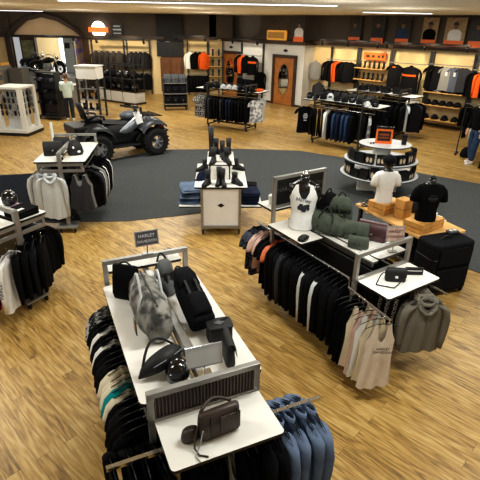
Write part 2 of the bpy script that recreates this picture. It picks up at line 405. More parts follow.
# ------------------------------------------------------------ lights
def area(loc, sx, sy, e, col=(1, .96, .88), rot=(0, 0, 0)):
    l = bpy.data.lights.new('lamp', 'AREA'); l.shape = 'RECTANGLE'; l.size = sx; l.size_y = sy; l.energy = e; l.color = col
    o = bpy.data.objects.new('lamp', l); COL.objects.link(o); o.location = loc; o.rotation_euler = rot; return o
for x, y, e in ((-3, 2.5, 110), (1.2, 3.2, 150), (4.2, 4.5, 120), (-5, 6.5, 130), (-1.5, 7.5, 150), (2, 8, 150), (6, 9, 130), (-7, 12, 170), (-2.5, 12.5, 190), (2.5, 13, 170), (-7.5, 18, 200), (-3, 18.5, 200), (1, 19, 190), (5.5, 15.5, 160), (-5, 23, 160)):
    area((x, y, 3.88), 1.5, .35, e*.66, (.98, 1, .97))
for x, y, e in ((-10.5, 28.5, 560), (-11.5, 32, 420)): area((x, y, 4.2), 2, 1, e, (1, .97, .92))
def spot(loc, to, e, ang=70, col=(1, .82, .55)):
    l = bpy.data.lights.new('spot', 'SPOT'); l.energy = e; l.spot_size = radians(ang); l.spot_blend = .6; l.color = col; l.shadow_soft_size = .06
    o = bpy.data.objects.new('spot', l); COL.objects.link(o); o.location = loc
    o.rotation_euler = (Vector(to)-Vector(loc)).to_track_quat('-Z', 'Y').to_euler()
for s in (5.4, 6.4, 7.4, 8.3, 9.3, 10.4, 11.6, 12.8):
    spot(W(s, 1.6, 3.3), W(s, 0, 1.7), 150)
spot(W(1.35, 2.2, 3.3), W(1.35, .7, 1.8), 110, col=(1, .92, .78)); spot((-2.3, 24.3, 3.3), (-2.3, 26, 1.7), 110)
spot(W(.4, 1.5, 2.9), W(.4, 0, 3.6), 30, 60, (1, .98, .9))
for x in (-7.6, -5.9): spot((x, 24.2, 3.3), (x, 26, 1.6), 150)
spot((-10.4, 23.6, 2.9), (-10.4, 26, 3.4), 45, 90, (1, .9, .75)); spot((-7, 23.6, 2.9), (-7, 26, 3.5), 12, 100, (1, .9, .75)); spot((-3.9, 24, 3.4), (-3.9, 26, 1), 50)  # first two are added uplights to brighten the gable and upper wall
for x, y, e in ((-4, 9, 26), (2, 10, 26), (-8, 15, 34), (-2, 16, 34), (4, 13, 30), (-7, 21.5, 38), (-1.5, 21.5, 34)):  # added fill points that brighten the ceiling; no pendants hang here
    l = bpy.data.lights.new('pendant_glow', 'POINT'); l.energy = e; l.shadow_soft_size = .25; l.color = (1, .96, .88)
    o = bpy.data.objects.new('pendant_glow', l); COL.objects.link(o); o.location = (x, y, 3.15)
wd = bpy.data.worlds.new('world'); bpy.context.scene.world = wd; wd.use_nodes = True
wd.node_tree.nodes['Background'].inputs[0].default_value = (.97, .99, 1, 1); wd.node_tree.nodes['Background'].inputs[1].default_value = .48
sc = bpy.context.scene
sc.view_settings.view_transform = 'Standard'; sc.view_settings.look = 'Medium High Contrast'
sc.view_settings.exposure = -.34
# ------------------------------------------------------------ garments
NECK = {'tee': (.34, .085, .02), 'tank': (.0, 0, 0), 'long': (.34, .085, .02), 'hoodie': (.36, .1, .02), 'jacket': (.3, .07, .01), 'shirt': (.3, .08, .01)}
def garment_mb(kind, seed=0, L=.68, hw=.225, th=.045, stripe=False, fine=True):
    rnd = random.Random(seed*77+5); b = MB()
    ph = rnd.uniform(0, 6); fa = rnd.uniform(.006, .012)
    if kind == 'jeans':
        for i, x in enumerate((-.075, .075)):
            b.rings([(x*.9, 0, -.1, .1, .03), (x, 0, -.16, .105, .045), (x*1.05, .004, -L*.5, .095, .04), (x*1.1, 0, -L, .085, .035)], 10, cap=True)
        return b
    us = [-1, -.86, -.7, -.56, -.46, -.34, -.22, -.1, 0, .1, .22, .34, .46, .56, .7, .86, 1] if fine else [-1, -.7, -.45, -.3, 0, .3, .45, .7, 1]
    rows = 10 if fine else 5
    def top(u, front):
        a = abs(u)
        if kind == 'tank':
            if a < .34: return -.07-(.19 if front else .11)*sqrt(max(0, 1-(a/.36)**2))
            if a < .57: return -.06
            return -.06-.2*min(1, ((a-.56)/.44))**.6
        nw, df, db = NECK[kind]
        if a < nw: return -.05-(df if front else db)*(1-(a/nw)**2)
        return -.05-.075*(a-nw)/(1-nw)
    def half(v):
        if kind == 'tank': return hw*(.84+.12*abs(v-.35)+.14*v*v)
        return hw*(.98-.05*sin(pi*min(1, v*1.1))+.08*v)
    def sheet(front):
        vs = []; n = len(us)
        for r in range(rows+1):
            v = r/rows
            for u in us:
                zt = top(u, front); zb = -L+.018*sin(3*u+ph)+(.03*(u*u) if kind in ('tank', 'tee') else 0)
                z = zt+(zb-zt)*v
                x = u*half(v) if v > 0 else u*half(0)
                d = th*sqrt(max(0, 1-u*u))*(.55+.45*min(1, v*2.5))+fa*sin(9*u+ph+2*v)*v*1.6
                vs.append((x, -d if front else d, z))
        fs = []
        for r in range(rows):
            for k in range(n-1):
                a = r*n+k; q = (a, a+1, a+n+1, a+n); fs.append(q if not front else q[::-1])
        b.add(vs, fs, 2 if (kind == 'tank' and not front) else 0)
    sheet(True); sheet(False)
    if kind != 'tank':
        for s in (-1, 1):
            if kind == 'tee': path = [(.17, -.11, .085), (.235, -.16, .078), (.275, -.25, .075), (.285, -.3, .072)]
            else:
                e = rnd.uniform(-.015, .02)
                path = [(.17, -.11, .08), (.225, -.155, .078), (.25+e, -.28, .068), (.256+e, -.42, .06), (.252+e, -.56, .05), (.246+e, min(-.64, -L+.02), .042)]
            R = []; n = 10 if fine else 6
            for x, z, r in path:
                x = x*hw/.225
                R.append([(s*x+s*r*.75*cos(2*pi*k/n), r*.62*sin(2*pi*k/n)*(1+.1*sin(5*z*7+ph)), z+ r*.25*cos(2*pi*k/n)*(-1)) for k in range(n)])
            o = len(b.f); b.loft(R if s > 0 else [list(reversed(q)) for q in R], 0)
            if stripe:
                for i in range(o, len(b.f)):
                    k = (i-o) % n
                    kk = k if s > 0 else (n-2-k) % n
                    if i-o < n*(len(R)-1) and kk in (0, n-1): b.mi[i] = 1
    if kind in ('jacket', 'shirt', 'hoodie'):
        h = {'jacket': .05, 'shirt': .04, 'hoodie': .03}[kind]
        R = []
        for j, (rx, ry, dz) in enumerate(((.085, .05, -.075), (.08, .045, -.075+h), (.072, .038, -.075+h), (.07, .036, -.09))):
            R.append([(rx*cos(2*pi*k/12), ry*sin(2*pi*k/12), dz+.022*sin(2*pi*k/12)) for k in range(12)])
        b.loft(R, 0, cap=False)
    if kind == 'hoodie':
        b.ell((0, .075, -.15), (.125, .05, .115), 12, 7)
        b.tube([(-.1, .01, -.07), (-.085, -.04, -.13), (-.03, -.055, -.19), (.03, -.055, -.19), (.085, -.04, -.13), (.1, .01, -.07), (.07, .06, -.03), (-.07, .06, -.03), (-.1, .01, -.07)], .022, 6, cap=False)
    return b
GC = {}
def garment_mesh(key, kw):
    if key not in GC:
        o = garment_mb(**kw); GC[key] = o
    return GC[key]
HANG = None
def hanger_mb():
    b = MB()
    b.tube([(.0, 0, -.012), (.012, 0, .008), (0, 0, .02), (-.014, 0, .008), (-.012, 0, -.01), (0, 0, -.03), (0, 0, -.06)], .0028, 5, mi=1)
    b.tube([(-.17, 0, -.108), (-.1, 0, -.078), (0, 0, -.06), (.1, 0, -.078), (.17, 0, -.108)], [.003, .005, .006, .005, .003], 6)
    return b
GPROTO = {}
GNAME = {'tee': 'tee_shirt', 'tank': 'tank_top', 'long': 'long_sleeve_shirt', 'hoodie': 'hooded_sweatshirt', 'jacket': 'jacket', 'shirt': 'button_shirt', 'jeans': 'jeans'}
GCAT = {'tee': 'shirt', 'tank': 'tank top', 'long': 'shirt', 'hoodie': 'hoodie', 'jacket': 'jacket', 'shirt': 'shirt', 'jeans': 'trousers'}
def garment(kind, m, loc, rz, label, group=None, seed=0, L=.68, hw=.225, th=.045, stripe=None, hanger=True, fine=True, inner=None, hk=PLAS, sc=1.0, tilt=0):
    """one hanging garment; copies share mesh data with the first of their kind"""
    key = (kind, m.name, seed % 3, L, hw, th, stripe.name if stripe else '', hanger, fine, hk.name, inner.name if inner else '')
    if key not in GPROTO:
        o = garment_mb(kind, seed % 3, L, hw, th, bool(stripe), fine).build(GNAME[kind], [m, stripe or m, inner or m], smooth=True)
        if hanger:
            hanger_mb().build('hanger', [hk, CHROME], o, smooth=True)
        GPROTO[key] = o
    else:
        src = GPROTO[key]; o = src.copy(); COL.objects.link(o)
        for ch in list(src.children):
            if ch.name.split('.')[0] != 'hanger': continue
            c = ch.copy(); COL.objects.link(c); c.parent = o
        for k in ('label', 'category', 'group'):
            if k in o: del o[k]
    o.location = loc; o.rotation_euler = (tilt, 0, rz); o.scale = (sc, sc, sc)
    return tag(o, label, GCAT[kind], group)

# ------------------------------------------------------------ gondola racks
def caster(parent, x, y):
    c = MB().box((x, y, .085), (.05, .04, .03)).bar((x-.022, y, .1), (x-.022, y-.015, .03), .006).bar((x+.022, y, .1), (x+.022, y-.015, .03), .006).build('caster', DMETAL, parent)
    MB().lathe([(.012, -.014), (.038, -.014), (.04, -.008), (.04, .008), (.038, .014), (.012, .014)], 14, (x, y-.015, .041), 'X').build('wheel', RUB, c, smooth=True)
def shelf(parent, x, y, z, w, d, name='shelf', r=.04):
    return MB().prism(rrect(w, d, r, x, y), z-.028, z, 0, 1).build(name, [WHITE, EDGE], parent)
def end_frame(parent, y, W_, z0, z1, metal=METAL, post='sides', name='end_frame', zbar=None):
    b = MB(); h = W_/2; t = .045
    xs = (-h, h) if post == 'sides' else (0,)
    for x in xs: b.box((x, y, (z1-.0+.1)/2+.0), (t, t, z1-.1))
    if post != 'sides':
        for x in (-h, h): b.box((x, y, (z0+z1)/2), (t, t, z1-z0))
    b.box((0, y, z1), (W_+t, t, t)); b.box((0, y, z0), (W_+t, t, t))
    b.box((0, y, .11), (W_+.06, .06, .04))
    if zbar: b.box((0, y, zbar), (W_+t, t*.8, t))
    return b.build(name, metal, parent, bev=.004)

# ---- the front rack
FRF = Fr(-.575, 3.21, 24.2)
def front_rack():
    t = thing('display_gondola', 'nearest display rack with bags on its white top and a small end table in front', 'display rack', FRF.w(0, 0), FRF.r())
    end_frame(t, -.865, .78, 1.06, 1.29); end_frame(t, .86, .8, 1.12, 1.42)
    MB().box((0, -.865, 1.175), (.72, .012, .19)).build('mesh_panel', MESHM, t)
    # vertical perforation bars on the mesh panel
    b = MB()
    for k in range(30): b.box((-.36+k*.0248, -.877, 1.175), (.008, .01, .19))
    b.build('mesh_slats', mat('brown_slat', (92, 78, 70), .5, .4), t)
    shelf(t, -.245, -.02, 1.2, .41, 1.64); shelf(t, .255, -.02, 1.2, .41, 1.64)
    MB().box((0.01, 0, 1.225), (.07, 1.66, .1)).build('spine', METAL, t, bev=.006)
    MB().box((.0, .0, .2), (.06, 1.7, .06)).box((0, 0, .6), (.03, 1.6, .8)).build('base_beam', DMETAL, t)
    shelf(t, .015, -1.07, 1.06, .78, .46, 'end_table', .03); shelf(t, 0, 1.02, 1.3, .74, .26, 'back_table', .02)
    MB().box((0, -1.0, 1.0), (.05, .3, .04)).box((0, 1.0, 1.24), (.05, .28, .04)).build('table_bracket', METAL, t)
    MB().tube([(-.4, -.82, 1.03), (-.4, .84, 1.03)], .013).build('hang_rail', DMETAL, t)
    MB().box((.05, -1.06, .985), (1.56, .03, .026)).build('face_out_bar', CHROME, t)
    MB().bar((0, -.84, .985), (0, -1.06, .985), .03).build('bar_bracket', DMETAL, t)
    for x in (-.4, .4):
        for y in (-.84, .86): caster(t, x, y)
    return t
front_rack()
def hang_row(F, items, x0, y0, x1, y1, z, deg, jit=.01, hk=PLAS, sw=0):
    """items: (kind, material, label, group, options) spaced evenly from one end of a rail to the other"""
    n = len(items); rnd = random.Random(int(abs(x0*100+y1*37)))
    for i, (kind, m, lab, grp, op) in enumerate(items):
        f = i/max(1, n-1); op = dict(op or {})
        x, y = x0+(x1-x0)*f, y0+(y1-y0)*f
        garment(kind, m, F.w(x+rnd.uniform(-jit, jit), y, z), F.r(deg+rnd.uniform(-5, 5)+sw), lab, grp, seed=i, hk=hk, **op)
gB = 'black tops along the left rail of the nearest rack'
lB = 'black top hanging along the left side of the nearest bag rack'
lw = {'L': .68, 'hw': .175, 'th': .03}
hang_row(FRF, [
 ('tee', CAMO, 'black and white printed shirt at the far left end of the nearest rack', None, lw),
 ('tee', CAMO, 'black and white printed shirt, second from the far end of the nearest rack', None, lw),
 ('tee', CAMO, 'black and white printed shirt, third from the far end of the nearest rack', None, lw),
 ('tee', BLK, lB, gB, lw), ('tee', BLK, lB, gB, lw),
 ('tee', WCLO, 'white shirt between black ones, farther of the two white shirts on the nearest rack', None, lw),
 ('tee', BLK, lB, gB, lw), ('tee', BLK2, lB, gB, lw),
 ('tee', WCLO, 'white shirt between black ones, nearer of the two white shirts on the nearest rack', None, lw),
 ('tee', BLK, lB, gB, lw), ('tee', BLK, lB, gB, lw), ('tee', BLK2, lB, gB, lw), ('tee', BLK, lB, gB, lw),
 ('tee', CREAM, 'cream shirt on the nearest rack, farthest of the cream ones', None, lw), ('tee', CREAM, 'cream shirt on the nearest rack, middle of the three beside the teal one', None, lw), ('tee', CREAM, 'cream shirt directly behind the teal shirt on the nearest rack', None, lw),
 ('tee', TEAL, 'teal shirt among the cream ones on the nearest rack', None, lw), ('tee', CREAM, 'cream shirt directly in front of the teal shirt on the nearest rack', None, lw),
 ('tee', BLK, lB, gB, lw), ('tee', BLK2, lB, gB, lw), ('tee', BLK, lB, gB, lw), ('tee', BLK, lB, gB, lw), ('tee', BLK, lB, gB, lw)],
 -.4, .82, -.42, -.78, 1.02, 0)
gd = 'denim shirts on the right arm of the nearest rack'
lb2 = {'L': .72, 'th': .035}
hang_row(FRF, [
 ('shirt', DENIM, 'washed blue denim shirt at the outer tip of the chrome arm', None, lb2),
 ('shirt', DENIM, 'washed blue denim shirt, second from the tip of the chrome arm', None, lb2),
 ('shirt', DENIM, 'washed blue denim shirt, third from the tip of the chrome arm', None, lb2),
 ('shirt', DENIM, 'washed blue denim shirt closest to the white end table', None, lb2)],
 .74, -1.06, .46, -1.06, .985, 96)
gu = 'dark tops below the end table of the nearest rack'
lu = 'dark top hanging below the white end table of the nearest rack'
hang_row(FRF, [('long', BLK, lu, gu, lb2), ('long', BLK2, lu, gu, lb2), ('tank', BLK, lu, gu, lb2), ('tank', BLK, lu, gu, lb2), ('tank', CREAM, 'cream tank top hanging below the front edge of the nearest end table', None, lb2), ('tank', BLK, lu, gu, lb2), ('long', BLK, lu, gu, lb2), ('long', BLK, lu, gu, lb2)],
 .38, -1.08, -.15, -1.08, .985, 92)
gl = 'black tops on the left arm of the nearest rack'
ll = 'black top on the left chrome arm of the nearest rack'
hang_row(FRF, [('long', BLK, ll, gl, lb2), ('long', BLK2, ll, gl, lb2), ('long', BLK, ll, gl, lb2), ('long', BLK, ll, gl, lb2)], -.68, -1.06, -.38, -1.06, .985, 92)

# ---- the right rack
RRF = Fr(1.17, 5.05, 33.1)
def right_rack():
    t = thing('display_gondola', 'right-hand display rack with green bags and a tank-top bust on its white top', 'display rack', RRF.w(0, 0), RRF.r())
    end_frame(t, -.74, .82, 1.06, 1.36); end_frame(t, .74, .82, 1.12, 1.78, zbar=1.4)
    MB().box((0, .74, 1.59), (.77, .02, .34)).build('back_panel', PLAS, t)
    o = text('panel_lettering', 'HARLEY-DAVIDSON', .085, mat('dull_grey_letter', (82, 82, 80), .6), t, (0, .722, 1.62), (pi/2, 0, 0))
    shelf(t, .2, .0, 1.2, .46, 1.42); shelf(t, -.08, -.0, 1.185, .1, 1.42, 'inner_shelf', .02); 
    shelf(t, -.34, .38, 1.19, .34, .68, 'side_shelf', .02)
    MB().box((-.15, 0, 1.17), (.03, 1.46, .05)).build('rail_beam', DMETAL, t)
    MB().box((0, 0, .2), (.06, 1.5, .06)).box((0, 0, .6), (.03, 1.4, .8)).build('base_beam', DMETAL, t)
    shelf(t, .02, -.97, 1.06, .82, .43, 'end_table', .03); shelf(t, 0, .95, 1.34, .8, .34, 'back_table', .02)
    MB().box((0, -.9, 1.0), (.05, .3, .04)).box((0, .9, 1.28), (.05, .28, .04)).build('table_bracket', METAL, t)
    for x in (-.41, .3):
        MB().tube([(x-(.17 if x < 0 else 0), -1.38, 1.0), (x-(.08 if x < 0 else 0), -.74, 1.0), (x+(.07 if x < 0 else 0), -.6, 1.0), (x+(.09 if x < 0 else 0), 1.2, 1.0)], .013).build('hang_rail', CHROME, t)
    for x in (-.41, .41):
        for y in (-.74, .74): caster(t, x, y)
right_rack()
gR = 'black tops along the left rail of the right-hand rack'
lR = 'black top hanging along the long left side of the right-hand rack'
r1 = {'L': .8, 'th': .032, 'hw': .2}
rs = dict(r1, stripe=LGREY)
hang_row(RRF, [
 ('tee', STRIPE, 'striped grey-blue shirt at the far end of the right-hand rack', None, dict(r1, L=.74)),
 ('tee', STRIPE, 'striped grey-blue shirt, second from the far end of the right-hand rack', None, dict(r1, L=.76)),
 ('tee', PINK, 'blush pink top near the far end of the right-hand rack, behind another pink one', None, dict(r1, L=.62)),
 ('tee', PINK, 'blush pink top near the far end of the right-hand rack, nearer of the two', None, dict(r1, L=.66))],
 -.3, 1.2, -.3, .94, 1.0, 0)
hang_row(RRF, [
 ('tee', BLK, lR, gR, r1), ('tee', BLK, lR, gR, r1), 
 ('tee', CORAL, 'coral orange top between black ones on the right-hand rack', None, dict(r1, L=.36)),
 ('long', BLK, lR, gR, r1), ('long', BLK, lR, gR, r1), ('long', BLK2, lR, gR, r1),
 ('long', CHAR, 'charcoal grey shirt midway along the left side of the right-hand rack', None, r1),
 ('long', BLK, lR, gR, r1), ('long', BLK2, lR, gR, r1), ('long', BLK, lR, gR, r1), ('long', BLK, lR, gR, r1), ('long', BLK, lR, gR, r1),
 ('long', BLK, 'black shirt with one pale sleeve stripe on the right-hand rack, farther of the striped two', None, rs),
 ('long', BLK2, lR, gR, r1), ('long', BLK, lR, gR, r1), 
 ('long', BLK2, 'black shirt with pale sleeve stripe on the right-hand rack, nearer of the striped two', None, rs),
 ('long', BLK, lR, gR, r1), ('long', BLK, lR, gR, r1), ('long', BLK, lR, gR, r1), ('long', BLK, lR, gR, r1)],
 -.32, .84, -.36, -.6, 1.0, 0)
r2 = {'L': .84, 'hw': .168, 'th': .035}
gT = 'dark tops behind the cream tank tops'
lT = 'dark top on the near end of the left rail, behind the cream tank tops'
hang_row(RRF, [('tank', BLK, lT, gT, r2), ('tank', BLK, lT, gT, r2), ('tank', BLK, lT, gT, r2),
 ('tank', CREAM, 'cream tank top, rearmost of the row at the near end of the right-hand rack', None, r2),
 ('tank', PINK, 'blush tank top, second from the back of the near tank-top row', None, r2),
 ('tank', WCLO, 'white tank top in the middle of the near tank-top row', None, r2),
 ('tank', CREAM, 'cream tank top just behind the printed front one', None, r2)], -.52, -.8, -.6, -1.24, 1.0, -22)
tk = garment('tank', mat('blush_cream_cloth', (230, 217, 200), .95, noise=.05, spec=.15), RRF.w(-.61, -1.33, 1.0), RRF.r(-26), 'blush cream tank top with black lettering at the front of the right-hand rack', seed=1, **r2)
text('lettering', 'HARLEY', .038, PLAS, tk, (.02, -.047, -.33), (pi/2, .1, 0), .0015); text('lettering', 'DAVIDSON', .038, PLAS, tk, (.02, -.047, -.37), (pi/2, .1, 0), .0015)
r3 = {'L': .66, 'th': .04}
gS = 'black long sleeves with white sleeve letters'
for i, (y, m_) in enumerate(((-.78, BLK), (-.88, BLK), (-.98, BLK2), (-1.08, BLK))):
    o = garment('long', m_, RRF.w(.24, y, 1.0), RRF.r(3), ['black long-sleeve shirt with white sleeve letters, rearmost of four beneath the right end table', 'black long-sleeve shirt with white sleeve letters, second from the back beneath the right end table', 'black long-sleeve shirt with white sleeve letters, third from the back beneath the right end table', 'black long-sleeve shirt with white sleeve letters just behind the grey hoodie'][i], gS, seed=0, **r3)
    text('sleeve_lettering', 'HARLEY-DAVIDSON', .062, WCLO, o, (-.305, -.036, -.41), (pi/2, radians(-86), radians(-35)), .001)
for i, y in enumerate((-1.2, -1.3)):
    o = garment('hoodie', TAUPE, RRF.w(.16-.06*i, y, 1.0), RRF.r(-16-14*i), ['taupe grey zip hoodie behind another one at the right end table', 'taupe grey zip hoodie at the very front of the right end table'][i], seed=i, L=.68, hw=.2, th=.06)
    MB().box((0, -.062, -.42), (.012, .008, .5)).build('zip', GPLAS, o)
for i, (x, y) in enumerate(((.4, .5), (.4, .2), (.4, -.1), (.4, -.4))):
    garment('long', BLK, RRF.w(.39, y, 1.0), RRF.r(), 'black top hanging along the hidden right side of the right-hand rack', 'black tops on the far side of the right-hand rack', seed=i, **r1)

# ---- small rack at left
LSF = Fr(-3.25, 8.4, 7)
def small_rack(F, label, L=1.4, zt=1.3, W_=.86, near='centre'):
    t = thing('display_gondola', label, 'display rack', F.w(0, 0), F.r())
    h = L/2
    end_frame(t, h, W_*.9, zt-.14, zt+.16)
    b = MB(); b.box((0, -h, (zt+.16)/2+.04), (.07, .05, zt+.06)); b.box((0, -h, .1), (.34, .3, .03)); b.box((0, -h, zt-.06), (W_*.9, .04, .05)); b.box((0, -h, zt-.17), (W_*.92, .04, .05))
    b.box((-W_*.43, -h, zt-.11), (.04, .04, .1)); b.box((W_*.43, -h, zt-.11), (.04, .04, .1))
    b.build('centre_post', METAL, t, bev=.004)
    MB().box((0, 0, zt+.13), (.05, L, .06)).build('spine', METAL, t)
    shelf(t, -W_/4-.02, 0, zt, W_/2-.03, L+.06); shelf(t, W_/4+.02, 0, zt, W_/2-.03, L+.06)
    MB().box((0, 0, .17), (.06, L, .06)).box((0, 0, .65), (.02, L-.1, .8)).build('base_beam', DMETAL, t)
    for s in (-1, 1): MB().tube([(s*W_*.42, -h, zt-.19), (s*W_*.42, h, zt-.19)], .013).build('hang_rail', CHROME, t)
    for x, y in ((-.13, -h-.1), (.13, -h-.1), (-.36, h), (.36, h)): caster(t, x, y)
    return t
small_rack(LSF, 'small display rack at left holding grey hoodies below and two black bags on top')
o = garment('hoodie', LGREY, LSF.w(-.19, -.74, 1.13), LSF.r(2), 'pale grey hoodie at the near left end of the small left rack', L=.86, hw=.19, th=.06)
for i, (y, m_) in enumerate(((-.6, LGREY), (-.45, GREYC), (-.25, CHAR), (0, BLK), (.2, BLK), (.4, BLK))):
    garment('hoodie' if i < 3 else 'long', m_, LSF.w(-.34, y, 1.13), LSF.r(), 'top hanging behind the pale grey hoodie on the left of the small rack' if i > 2 else ['second pale grey hoodie behind the front one on the small rack', 'mid grey hoodie behind the two pale ones on the small rack', 'charcoal hoodie behind the grey ones on the small rack'][i], 'dark tops on the far left side of the small rack' if i > 2 else None, seed=i, L=.76, th=.045)
garment('tank', CHAR, LSF.w(.3, -.74, 1.12), LSF.r(-2), 'charcoal tank top at the near right end of the small left rack', L=.72, hw=.21, th=.05, inner=LGREY)
garment('tank', GREYC, LSF.w(.32, -.66, 1.12), LSF.r(0), 'grey tank top just behind the charcoal one on the small rack', L=.72, hw=.21, th=.04)
for i, (y, m_, st) in enumerate(((-.52, BLK, None), (-.4, CHAR, None), (-.28, BLK2, LGREY), (-.12, GREYC, None), (.05, BLK, WCLO), (.2, BLK, None), (.38, BLK, None), (.55, BLK, WCLO))):
    garment('long', m_, LSF.w(.36, y, 1.12), LSF.r(4), ['black top, third from the near right end of the small rack', 'charcoal top, fourth from the near right end of the small rack', 'black top with pale sleeve stripe in the middle of the small rack', 'grey top on the right side of the small rack', 'black top with white sleeve stripe on the right of the small rack, nearer one', 'black top between the two white-striped ones on the small rack', 'black top directly before the last one on the small rack', 'black top with white sleeve stripe at the far right end of the small rack'][i], seed=i, L=.74, th=.04, stripe=st)

# ---- rack cut by the left edge
LEF = Fr(-3.44, 5.63, 60)
small_rack(LEF, 'display rack cut off by the left edge, dark folded shirts on its white top', zt=1.2)
gE = 'black tops on the left-edge rack'
lE = 'black top hanging from the rack at the left edge'
le = {'L': .74, 'th': .04}
for i, (x, y, m_, kk) in enumerate(((.36, -.62, BLK, 'long'), (.38, -.5, BLK2, 'long'), (.36, -.38, BLK, 'long'), (.38, -.25, BLK, 'long'), (.36, -.1, BLK, 'long'), (.36, .1, BLK, 'long'), (.36, .3, BLK, 'long'))):
    garment(kk, m_, LEF.w(x, y, 1.0), LEF.r(), lE, gE, seed=i, **le)
for i, (x, m_, kk, lab) in enumerate(((.22, BLK, 'long', lE), (.1, BLK2, 'long', lE), (-.02, BLK, 'long', lE), (-.14, BLK, 'long', lE))):
    garment(kk, m_, LEF.w(x, -.82, .98), LEF.r(45), lab, gE, seed=i, **le)
o = garment('long', WCLO, LEF.w(-.3, -.86, .98), LEF.r(25), 'white long-sleeve shirt with dark sleeve letters on the left-edge rack', seed=1, L=.78, th=.05)
text('sleeve_lettering', 'HARLEY', .07, CHAR, o, (-.31, -.03, -.4), (pi/2, radians(-86), radians(-40)), .001)
garment('long', mat('crimson_cloth', (150, 30, 50), .9, spec=.15), LEF.w(-.52, -.8, .98), LEF.r(40), 'crimson shirt at the left edge beside the white long-sleeve', seed=2, **le)
# ------------------------------------------------------------ goods on the nearest rack
def strap(t, pts, w=.012, m=BLEATH, name='strap'):
    b = MB()
    for i in range(len(pts)-1): b.bar(pts[i], pts[i+1], w*.35, w)
    return MB().tube(pts, w*.5, 6).build(name, m, t, smooth=True)
def arc(p, q, h, n=9, bulge=(0, 0, 1)):
    p, q, d = Vector(p), Vector(q), Vector(bulge)
    return [p+(q-p)*(i/n)+d*h*sin(pi*i/n) for i in range(n+1)]
def card_sign(name, label, loc, rz, w, h, hz, panel, txt=None, tcol=None, tilt=.25, frame=METAL):
    t = thing(name, label, 'sign', loc, rz)
    MB().box((0, 0, .006), (.1, .06, .012)).tube([(0, 0, .01), (0, 0, hz)], .006).build('stand', frame, t)
    M = Matrix.Rotation(-tilt, 3, 'X')
    b = MB().box((0, 0, 0), (w, .006, h), M=M); b.v = [(x, y, z+hz+h/2) for x, y, z in b.v]
    pn = b.build('panel', panel, t)
    f = MB()
    for c, d in (((0, 0, h/2), (w+.012, .012, .01)), ((0, 0, -h/2), (w+.012, .012, .01)), ((w/2, 0, 0), (.01, .012, h)), ((-w/2, 0, 0), (.01, .012, h))):
        f.box(M@Vector(c), d, M=M)
    f.v = [(x, y, z+hz+h/2) for x, y, z in f.v]; f.build('rim', frame, t)
    if txt:
        for i, (s, dy, sz) in enumerate(txt):
            q = M@Vector((0, -.006, dy)); text('lettering', s, sz, tcol or PAPER, t, (q.x, q.y, q.z+hz+h/2), (pi/2-tilt, 0, 0))
    return t
def on(F, x, y, z): return F.w(x, y, z)
def tote():
    t = thing('tote_bag', 'black tote bag leaning at the far left corner of the nearest rack', 'bag', on(FRF, -.26, .52, 1.2), FRF.r(-38))
    MB().rings([(0, 0, .0, .13, .05), (0, 0, .05, .14, .06), (0, 0, .2, .13, .05), (0, 0, .33, .12, .03)], 16, p=.5).build('body', BLK, t, smooth=True)
    strap(t, arc((-.08, 0, .32), (.08, 0, .32), .05), .016, BLEATH, 'handle')
tote()
def duffel(name, label, loc, rz, m, mh, ln=.52, r=.15, h=.32, zipm=PLAS):
    t = thing(name, label, 'bag', loc, rz)
    R = []
    for i in range(11):
        f = -1+2*i/10; e = (1-abs(f)**5)**.5 if abs(f) < 1 else .0; e = max(e, .75)
        ring = []
        for k in range(18):
            a = 2*pi*k/18
            ca, sa = cos(a), sin(a); q = .7
            zz = h*.5+h*.5*e*math.copysign(abs(sa)**q, sa)
            yy = r*e*math.copysign(abs(ca)**q, ca)*(1-.35*max(0, sa)**1.5)
            ring.append((f*ln/2+.006*sin(7*a), yy, max(.0, zz+.012*sin(5*f+2*a))))
        R.append(ring)
    MB().loft(R).build('body', m, t, smooth=True)
    MB().tube([(f*ln*.44, .0, h*1.01) for f in (-1, -.5, 0, .5, 1)], .008, 6).build('zip', zipm, t)
    for s in (-1, 1):
        strap(t, [(-ln*.2, s*r*.95, h*.35), (-ln*.2, s*r*.75, h*.9)]+arc((-ln*.17, s*r*.6, h), (ln*.17, s*r*.6, h), h*.42, 8)+[(ln*.2, s*r*.75, h*.9), (ln*.2, s*r*.95, h*.35)], .022, mh, 'handle')
    return t
t = duffel('duffel_bag', 'grey tie-dyed holdall with pale handles in the middle of the nearest rack', on(FRF, -.16, .06, 1.2), FRF.r(90), TIEDYE, LGREY, .68, .14, .34)
tg = MB().box((-.24, .17, .16), (.08, .008, .12)).build('swing_tag', PLAS, t); MB().box((-.24, .176, .16), (.05, .004, .06)).build('tag_picture', mat('tag_print', (200, 130, 90), .5, noise=.4), tg)
MB().ell((0, .13, .2), (.035, .006, .035)).build('badge', GREYC, t)
